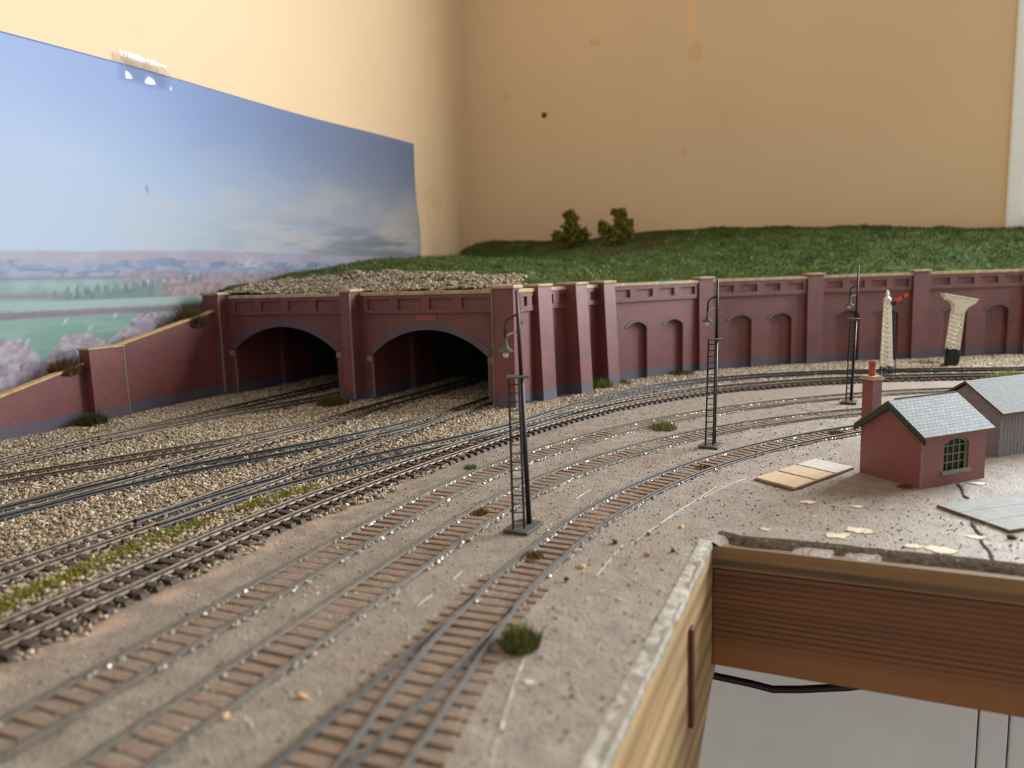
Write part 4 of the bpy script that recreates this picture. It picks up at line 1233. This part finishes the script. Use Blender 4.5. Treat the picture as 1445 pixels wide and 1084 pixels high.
# ================================================================== SIGNALS
M_white = simple('signal_white', lin(222, 216, 198), lin(244, 239, 224), 4, .5)
M_sigblk = simple('signal_black', lin(24, 24, 26), lin(38, 38, 40), 4, .45)
M_red = simple('signal_red', lin(208, 62, 48), lin(226, 80, 62), 3, .45)
def lattice(name_par, root, z0, z1, w0, w1, mat, n, ox=0, oxt=0):
    at = lambda z: (w0 + (w1 - w0) * (z - z0) / (z1 - z0), ox + (oxt - ox) * (z - z0) / (z1 - z0))
    for sx in (-1, 1):
        for sy in (-1, 1):
            w, o0 = at(z0); w_, o1 = at(z1)
            q = MB(); q.tube([(o0 + sx * w / 2, sy * w / 2, z0), (o1 + sx * w_ / 2, sy * w_ / 2, z1)], .075, 5); q.build('corner_post', mat, root)
    for k in range(n):
        za, zb = z0 + (z1 - z0) * k / n, z0 + (z1 - z0) * (k + 1) / n
        (wa, oa), (wb, ob) = at(za), at(zb)
        for s in (-1, 1):
            q = MB(); q.tube([(oa - wa / 2, s * wa / 2, za), (ob + wb / 2, s * wb / 2, zb)], .05, 4); q.build('lattice_bar', mat, root)
            q = MB(); q.tube([(oa + wa / 2, s * wa / 2, za), (ob - wb / 2, s * wb / 2, zb)], .05, 4); q.build('lattice_bar', mat, root)
            q = MB(); q.tube([(oa + s * wa / 2, -wa / 2, za), (ob + s * wb / 2, wb / 2, zb)], .05, 4); q.build('lattice_bar', mat, root)
    return at
sg = empty('semaphore_signal', (0, 0, 0))
tag(sg, 'white lattice semaphore signal post with one raised red arm', 'signal')
q = MB(); q.box((0, 0, .08), (1.5, 1.3, .16)); q.build('base', M_sigblk, sg)
lattice('', sg, .1, 1.15, .85, .8, M_sigblk, 2)
lattice('', sg, 1.15, 7.9, .8, .42, M_white, 14)
q = MB(); q.lathe([(.34, 7.85), (.34, 8.0), (.2, 8.1), (.12, 8.25), (.17, 8.45), (.1, 8.65), (0, 8.85)], (0, 0), 12); q.build('finial', M_white, sg, smooth=True)
q = MB(); R_ = Matrix.Rotation(math.radians(-28), 3, 'Y')
arm = MB(); arm.box(Vector((.35, -.35, 7.55)) + R_ @ Vector((.62, 0, 0)), (.85, .07, .36), R_); arm.box(Vector((.35, -.35, 7.55)) + R_ @ Vector((1.45, 0, 0)), (.42, .07, .38), R_)
ao = MB(); ao.box(Vector((.35, -.35, 7.55)) + R_ @ Vector((.85, 0, 0)), (1.65, .07, .38), R_)
arm_o = ao.build('signal_arm', M_red, sg, bevel=.02)
q = MB(); q.box(Vector((.35, -.35, 7.55)) + R_ @ Vector((1.12, -.02, 0)), (.16, .08, .385), R_); q.build('arm_stripe', M_sigblk, arm_o)
q = MB(); q.lathe([(0, -.07), (.26, -.07), (.26, .07), (0, .07)], (0, 0), 14)
q.v = [(a + .42, c - .42, b + 7.5) for a, b, c in q.v]; q.build('spectacle', M_sigblk, sg)
for sx in (.55, .85):
    q = MB(); q.tube([(sx + .25, .5, .1), (sx, .35, 6.8)], .05, 5); q.build('ladder_rail', M_sigblk, sg)
for k in range(13):
    z = .5 + k * .48; f = z / 6.8
    q = MB(); q.tube([(.8 - .25 * f, .5 - .15 * f, z), (1.1 - .25 * f, .5 - .15 * f, z)], .03, 4); q.build('rung', M_sigblk, sg)
sg.location = Vector((4.0, 84.6, .02)) * S
sg.rotation_euler = (0, math.radians(-1.0), math.radians(18))

bs = empty('bracket_signal', (0, 0, 0))
tag(bs, 'leaning white lattice bracket signal post without arms, black at the foot', 'signal')
q = MB(); q.box((0, 0, .08), (1.5, 1.3, .16)); q.build('base', M_sigblk, bs)
q = MB(); q.box((0, 0, 1.0), (1.05, .9, 1.9)); q.build('base_casing', M_sigblk, bs, bevel=.05)
lattice('', bs, 1.9, 6.1, 1.0, .95, M_white, 9)
q = MB()                                     # bracket cheeks under the platform
for s in (-.45, .45):
    pass
for s in (-.48, .48):
    q = MB()
    pr = [(-.5, 5.9), (.5, 5.9), (.75, 6.5), (1.5, 7.05), (1.6, 7.35), (-1.75, 7.75), (-1.7, 7.55), (-.9, 7.05), (-.55, 6.6)]
    q.face([(x, s - .04, z) for x, z in pr]); q.face([(x, s + .04, z) for x, z in pr][::-1])
    for i in range(len(pr)):
        a, b = pr[i], pr[(i + 1) % len(pr)]
        q.face([(a[0], s - .04, a[1]), (a[0], s + .04, a[1]), (b[0], s + .04, b[1]), (b[0], s - .04, b[1])])
    q.build('bracket_cheek', M_white, bs)
q = MB(); R_ = Matrix.Rotation(math.radians(6.8), 3, 'Y'); q.box((-.08, 0, 7.62), (3.5, 1.35, .12), R_); q.build('platform', M_white, bs, bevel=.03)
for x in (-1.6, -1.2):
    q = MB(); q.box((x, -.3, 7.45), (.2, .2, .5)); q.build('doll_bracket', M_white, bs)
q = MB(); q.box((1.0, .9, 1.25), (1.3, .5, .25)); q.build('crank_box', M_sigblk, bs)
q = MB(); q.box((1.0, .9, .6), (.4, .4, 1.1)); q.build('crank_post', M_sigblk, bs)
bs.location = Vector((10.8, 95.3, .02)) * S
bs.rotation_euler = (0, math.radians(5), math.radians(16))

# ================================================================== HUT
HA, HB = np.array([.7, .714]), np.array([-.714, .7])
class Loc:
    def __init__(self, O): self.O = np.array(O, float)
    def __call__(self, a, b, z):
        q = self.O + HA * a + HB * b; return (q[0], q[1], z)
def lbox(mb, lf, a0, a1, b0, b1, z0, z1, mi=0):
    f = Frame(lf(a0, b0, 0)[:2], lf(a1, b0, 0)[:2])
    fbox(mb, f, 0, a1 - a0, -(b1 - b0), 0, z0, z1, mi)
hut = empty('platelayers_hut', (3.8, 42.6, 0))
tag(hut, 'small red brick hut with grey slate roof and chimney', 'hut')
H = Loc((3.8, 42.6)); LA, LB, HE, HR_, RB = 4.65, 3.9, 2.88, 4.25, 2.0
# front wall with the window opening
ff = Frame(H(0, 0, 0)[:2], H(LA, 0, 0)[:2])
wh = arch_hole(1.55, 3.35, 2.15, 2.45, z0=.72, k=10)
q = MB(); sheet(q, ff, 0, LA, -.05, HE, [wh], 0, -.22); rel(q, 'front_wall', M_brick_hut, hut)
q = MB()
def poly(mb, pts, uvs): mb.face(pts, 0, uvs)
g = [(LB, -.05), (0, -.05), (0, HE), (RB, HR_ - .1), (LB, HE)]
q.face([H(0, b, z) for b, z in g], 0, [(b, z) for b, z in g]); rel(q, 'gable_wall', M_brick_hut, hut)
q = MB(); q.face([H(LA, b, z) for b, z in g[::-1]], 0, [(b, z) for b, z in g[::-1]]); rel(q, 'gable_wall', M_brick_hut, hut)
q = MB(); q.face([H(LA, LB, -.05), H(0, LB, -.05), H(0, LB, HE), H(LA, LB, HE)], 0, [(0, 0), (LA, 0), (LA, HE), (0, HE)]); rel(q, 'back_wall', M_brick_hut, hut)
q = MB(); fbox(q, Frame(H(-.02, 0, 0)[:2], H(LA, 0, 0)[:2]), -.03, .05, -.05, .03, -.03, HE); rel(q, 'corner_strip', M_stone, hut)
# window
M_wgreen = simple('window_grey_green', lin(112, 120, 100), lin(134, 140, 118), 3, .5)
M_bargreen = simple('barge_dark_green', lin(42, 54, 42), lin(54, 66, 52), 3, .6)
t = NT('hut_glass')
tr = t.n('ShaderNodeBsdfTransparent'); tr.inputs['Color'].default_value = (.8, .84, .8, 1)
gl = t.n('ShaderNodeBsdfGlossy'); gl.inputs['Roughness'].default_value = .06
fn = t.n('ShaderNodeFresnel'); mx = t.n('ShaderNodeMixShader')
t.l(fn.outputs[0], mx.inputs[0]); t.l(tr.outputs[0], mx.inputs[1]); t.l(gl.outputs[0], mx.inputs[2]); t.l(mx.outputs[0], t.o.inputs['Surface'])
M_hglass = t.m
wn = MB()
for ua, ub in zip(wh['us'][:-1], wh['us'][1:]):
    wn.face([ff(ua, -.2, .72), ff(ub, -.2, .72), ff(ub, -.2, wh['hi'][ub]), ff(ua, -.2, wh['hi'][ua])])
window = rel(wn, 'window', M_hglass, hut)
def sub(mb, name, mat, par):
    o = mb.build(name, mat); o.parent = par
    o.matrix_parent_inverse = par.matrix_basis.inverted() if par.parent is None else Matrix.Translation(-hut.location)
    return o
def wpart(mb, name, mat):
    o = mb.build(name, mat); o.parent = window
    return o
window.matrix_parent_inverse = Matrix.Translation(-hut.location)
for ua in (1.57, 3.25):
    q = MB(); fbox(q, ff, ua, ua + .08, -.2, -.08, .72, 2.16); wpart(q, 'frame_jamb', M_wgreen)
q = MB()
arch_ring(q, ff, arch_hole(1.63, 3.27, 2.08, 2.38, k=10), .09, -.08, -.2); wpart(q, 'frame_head', M_wgreen)
for ua in (1.98, 2.41, 2.84):
    q = MB(); fbox(q, ff, ua - .02, ua + .02, -.2, -.14, .74, 2.4); wpart(q, 'glazing_bar', M_wgreen)
for z in (1.14, 1.58, 2.02):
    q = MB(); fbox(q, ff, 1.62, 3.28, -.2, -.13, z - .02, z + .02); wpart(q, 'glazing_bar', M_wgreen)
q = MB(); fbox(q, ff, 1.42, 3.48, -.1, .12, .58, .74); wpart(q, 'window_sill', M_wgreen)
# roof: two slabs with printed slates
t = NT('printed_slate')
uv = t.coords('uv', (1, 1, 1))
br = t.n('ShaderNodeTexBrick'); t.l(uv, br.inputs['Vector'])
for nm, c in (('Color1', lin(124, 128, 134)), ('Color2', lin(148, 152, 156)), ('Mortar', lin(88, 92, 98))): br.inputs[nm].default_value = c
br.inputs['Scale'].default_value = 1; br.inputs['Brick Width'].default_value = .3; br.inputs['Row Height'].default_value = .21; br.inputs['Mortar Size'].default_value = .022
t.set(t.mix(t.math('MULTIPLY', t.noise(t.coords('pos'), 5, 4), .35), br.outputs['Color'], lin(176, 180, 182)), .7, 0, .25)
t.bump(t.math('SUBTRACT', 1.0, br.outputs['Fac']), .5, .03)
M_slate = t.m
M_cardedge = simple('brown_card_edge', lin(104, 78, 56), lin(136, 104, 76), 3, .8)
def roof_slab(lf, a0, a1, b0, z0, b1, z1, th, parent, mats, name='roof_slope'):
    q = MB()
    A, B, Cc, D_ = lf(a0, b0, z0), lf(a1, b0, z0), lf(a1, b1, z1), lf(a0, b1, z1)
    w, s = a1 - a0, math.hypot(b1 - b0, z1 - z0)
    up_ = [(x, y, z + th) for x, y, z in (A, B, Cc, D_)]
    sgn = 1 if b1 > b0 else -1
    def fc(p, mi, uv=None):
        q.face(p[::sgn], mi, uv[::sgn] if uv else None)
    fc(up_, 0, [(0, 0), (w, 0), (w, s), (0, s)])
    fc([D_, Cc, B, A], 1)
    lo = [A, B, Cc, D_]
    for k in range(4): fc([lo[k], lo[(k + 1) % 4], up_[(k + 1) % 4], up_[k]], 1)
    return rel(q, name, mats, parent)
sl_ = (HR_ - HE) / RB
roof_slab(H, -.22, LA + .25, -.3, HE - .3 * sl_, RB, HR_, .1, hut, [M_slate, M_cardedge])
roof_slab(H, -.22, LA + .25, LB + .3, HE - .3 * sl_, RB, HR_, .1, hut, [M_slate, M_cardedge])
# ridge and bargeboards
q = MB(); lbox(q, H, .3, LA + .2, RB + .0, RB + .1, HR_ + .06, HR_ + .15); rel(q, 'ridge', M_sigblk, hut)
for b0, b1 in ((-.3, RB), (LB + .3, RB)):
    q = MB(); z0_, z1_ = HE - .3 * sl_, HR_
    for a, rv in ((-.24, 1), (-.16, -1)):
        P = [H(a, b0, z0_ - .32), H(a, b1, z1_ - .32), H(a, b1, z1_ + .02), H(a, b0, z0_ + .02)]
        q.face(P[::rv], 0)
    rel(q, 'bargeboard', M_bargreen, hut)
# chimney stack against the rear of the gable
chm = MB(); lbox(chm, H, -.02, .62, LB - .72, LB + .0, HE - .4, 5.25); ch = rel(chm, 'chimney_stack', M_brick_hut, hut)
def chpart(mb, nm, mt):
    o = mb.build(nm, mt, smooth=False); o.parent = ch
q = MB(); lbox(q, H, -.12, .72, LB - .82, LB + .1, 5.25, 5.35); chpart(q, 'chimney_cap', M_cope)
q = MB(); lbox(q, H, -.05, .65, LB - .75, LB + .03, 5.35, 5.45); chpart(q, 'chimney_cap', M_cope)
px, py, _ = H(.3, LB - .33, 0)
q = MB(); q.lathe([(.18, 5.42), (.17, 6.05), (.2, 6.08), (.2, 6.25), (.13, 6.25), (.12, 5.8)], (px, py), 14); chpart(q, 'chimney_pot', simple('terracotta', lin(150, 66, 38), lin(172, 84, 50), 3, .6))
# moss by the chimney
tx, ty, _ = H(.35, LB - 1.0, 0)
tuft('brown moss tuft on the hut roof beside the chimney', tx, ty, HE + .62, .22, .3, 90, BN1, BN2)

# ================================================================== PLANK SHED
M_plank = simple('grey_weathered_plank', lin(112, 108, 110), lin(136, 132, 134), 5, .6)
M_rooffelt = simple('grey_roof_card', lin(120, 122, 124), lin(146, 148, 148), 6, .8, 0, .4, .2)
shed = empty('plank_shed', (8.5, 51.2, 0))
tag(shed, 'grey vertical plank shed with pale felt roof beside the brick hut', 'shed')
Sd = Loc((8.5, 51.2)); SL, SB, SE, SR, SRB = 9.0, 4.4, 2.6, 4.05, 2.2
fs = Frame(Sd(0, 0, 0)[:2], Sd(SL, 0, 0)[:2])
k = 0; u = .12
q = MB(); fbox(q, fs, .05, SL, -.16, -.06, -.03, SE); rel(q, 'wall_panel', simple('plank_gap', lin(58, 54, 52), lin(66, 62, 60), 3), shed)
while u < SL - .2:
    q = MB(); fbox(q, fs, u, u + .27, -.08, 0, -.03, SE + .1); rel(q, 'plank', M_plank, shed); u += .3
q = MB(); fbox(q, fs, -.03, .1, -.12, .05, -.03, SE + .1); rel(q, 'corner_post', M_plank, shed)
q = MB(); gg = [(SB, -.05), (0.02, -.05), (0.02, SE), (SRB, SR), (SB, SE)]; q.face([Sd(0.02, b, z) for b, z in gg], 0); rel(q, 'gable_wall', M_plank, shed)
q = MB(); q.face([Sd(SL, b, z) for b, z in gg[::-1]], 0); rel(q, 'gable_wall', M_plank, shed)
q = MB(); q.face([Sd(SL, SB, -.05), Sd(0, SB, -.05), Sd(0, SB, SE), Sd(SL, SB, SE)]); rel(q, 'back_wall', M_plank, shed)
ss = (SR - SE) / SRB
M_dkedge = simple('shed_card_edge', lin(84, 66, 52), lin(108, 86, 68), 3, .8)
roof_slab(Sd, -.2, SL + .2, -.3, SE - .3 * ss + .1, SRB, SR + .1, .14, shed, [M_rooffelt, M_dkedge])
roof_slab(Sd, -.2, SL + .2, SB + .3, SE - .3 * ss + .1, SRB, SR + .1, .14, shed, [M_rooffelt, M_dkedge])

# ================================================================== FLAT YARD THINGS
M_ply = simple('sandy_plywood', lin(180, 156, 128), lin(198, 174, 144), 3, .6)
M_plyg = simple('grey_plywood', lin(182, 178, 168), lin(200, 196, 186), 3, .5)
M_groove = simple('brown_groove', lin(108, 74, 52), lin(128, 92, 66), 3, .7)
cross = empty('board_crossing', (-1.9, 43.9, 0))
tag(cross, 'thin flat board of three panels, two sandy and one grey, beside the hut', 'board')
Bq = np.array([-2.15, 40.42]); Tq = np.array([.47, .883]); Wq = np.array([-.83, .558]) * 2.55
def quad_box(mb, s0, s1, z0, z1, w0=0, w1=1):
    P = [Bq + Tq * s0 + Wq * w0, Bq + Tq * s0 + Wq * w1, Bq + Tq * s1 + Wq * w1, Bq + Tq * s1 + Wq * w0]
    mb.prism([tuple(a) for a in P[::-1]], z0, z1)
q = MB(); quad_box(q, 0, 6.1, 0, .10); rel(q, 'base_card', M_groove, cross)
for s0, s1, mt in ((.14, 2.08, M_ply), (2.3, 4.03, M_ply), (4.25, 6.1, M_plyg)):
    q = MB(); quad_box(q, s0, s1, .10, .17, .01, .99); rel(q, 'panel', mt, cross)
slab = empty('paving_board', (6.5, 40, 0))
tag(slab, 'grey flat paving board of three strips on the ground before the hut window', 'board')
A_ = np.array([4.24, 39.6]); E1 = np.array([2.43, -3.0]); E2 = np.array([.78, .63]) * 7.5
M_pave = simple('pale_grey_card', lin(118, 120, 117), lin(136, 138, 134), 2, .7)
q = MB(); q.prism([tuple(A_ + E1), tuple(A_ + E1 + E2), tuple(A_ + E2), tuple(A_)], .03, .12); rel(q, 'base_card', M_cardedge, slab)
for k in range(3):
    a0, a1 = k / 3 + .004, (k + 1) / 3 - .004
    q = MB(); q.prism([tuple(A_ + E1 * a1), tuple(A_ + E1 * a1 + E2), tuple(A_ + E1 * a0 + E2), tuple(A_ + E1 * a0)], .12, .15); rel(q, 'strip', M_pave, slab)
# bare plaster patches
M_chip = simple('bare_plaster', lin(188, 172, 146), lin(208, 194, 168), 3, .6)
for k, (x, y, r) in enumerate([(-1.39, 38.5, .28), (.82, 38.6, .22), (-.06, 33.96, .42), (.86, 34.94, .46), (-2.9, 33.9, .2), (2.8, 33.6, .3), (3.8, 33.5, .45), (-7.9, 18.5, .14), (6.6, 44.6, .35), (.3, 34.2, .22), (-1.0, 36.5, .12), (5.3, 35.6, .3)]):
    pts = [(x + r * (1 + .35 * random.uniform(-1, 1)) * math.cos(a) * 1.15, y + r * .8 * (1 + .3 * random.uniform(-1, 1)) * math.sin(a)) for a in np.linspace(0, 6.283, 19)[:-1]]
    z = float(ground_z(np.array([x]), np.array([y]))[0])
    q = MB(); q.prism(pts, z - .06, z + .035); o = q.build('plaster_patch', M_chip)
    tag(o, 'cream bare plaster patch on the grey-brown yard', 'plaster patch', 'bare plaster patches')
# cracks in the plaster
M_crack = simple('crack_dirt', lin(50, 36, 30), lin(66, 48, 40), 4, .9)
for lab, pts, w in (('short dark crack in the plaster at the foot of the hut window wall', [(5.65, 44.25), (5.72, 43.3), (5.66, 42.2), (5.78, 41.6)], .09), ('long dark crack in the plaster running from the paving board to the well', [(5.5, 38.1), (5.42, 37.0), (5.52, 36.0), (5.44, 35.0), (5.55, 33.9), (5.5, 32.6)], .07)):
    c = spline(pts, .15); d, n_ = normals(c)
    ww = w * (.6 + .8 * RNG.random(len(c)))[:, None]
    z = ground_z(c[:, 0], c[:, 1])
    V = np.concatenate([np.column_stack([c - n_ * ww, z + .03]), np.column_stack([c + n_ * ww, z + .03])])
    k = len(c); Fq = np.array([(i, i + 1, k + i + 1, k + i) for i in range(k - 1)])
    o = np_mesh('plaster_crack', V, Fq[:, ::-1], M_crack)
    o.modifiers.new('depth', 'SOLIDIFY').thickness = .06 * S
    tag(o, lab, 'crack')
# pale plaster scratches on the yard
M_streak = simple('pale_plaster_scratch', lin(170, 160, 146), lin(192, 182, 168), 5, .35)
for pts in ([(-8.07, 30.17), (-7.5, 33.16), (-6.82, 36.54), (-6.0, 39.95)], [(-13.55, 21.69), (-13.52, 22.83)], [(-13.47, 24.22), (-13.53, 25.23)], [(-12.41, 35.63), (-12.16, 37.6)],
            [(-8.41, 26.35), (-8.41, 28.26), (-8.36, 29.98)], [(-7.38, 14.69), (-7.92, 16.78), (-8.51, 19.29), (-8.84, 21.57)], [(-8.52, 14.51), (-8.74, 15.47), (-9.07, 16.7)], [(-6.5, 37.51), (-5.1, 41.38), (-4.29, 42.85)]):
    c = spline(pts, .12); d, n_ = normals(c)
    ww = .06 * np.clip(fbm(c[:, 1] * 2.7, c[:, 0] * 0 + 3, 3) * 3.0 - 1.15, .05, 1)[:, None]
    z = ground_z(c[:, 0], c[:, 1])
    V = np.concatenate([np.column_stack([c - n_ * ww, z + .015]), np.column_stack([c + n_ * ww, z + .025])])
    k = len(c); Fq = np.array([(i, i + 1, k + i + 1, k + i) for i in range(k - 1)])
    o = np_mesh('plaster_scratch', V, Fq[:, ::-1], M_streak)
    o.modifiers.new('depth', 'SOLIDIFY').thickness = .03 * S
    tag(o, 'thin pale plaster scratch running along the brown yard', 'scratch', 'pale scratches on the yard')
# clods on the yard
for x, y, r in ((-8.7, 30.1, .16), (-7.6, 31.6, .13), (-9.3, 25.6, .14), (-6.2, 29.9, .12), (6.6, 35.9, .2)):
    o = stones('earth_clod', np.array([[x, y, .08]]), np.array([r * 1.2]), np.array([L3(92, 66, 48)]), mat=M_stones)
    tag(o, 'small dark brown clod lying on the yard', 'clod', 'dark clods on the yard')
print('objects', len(bpy.data.objects))
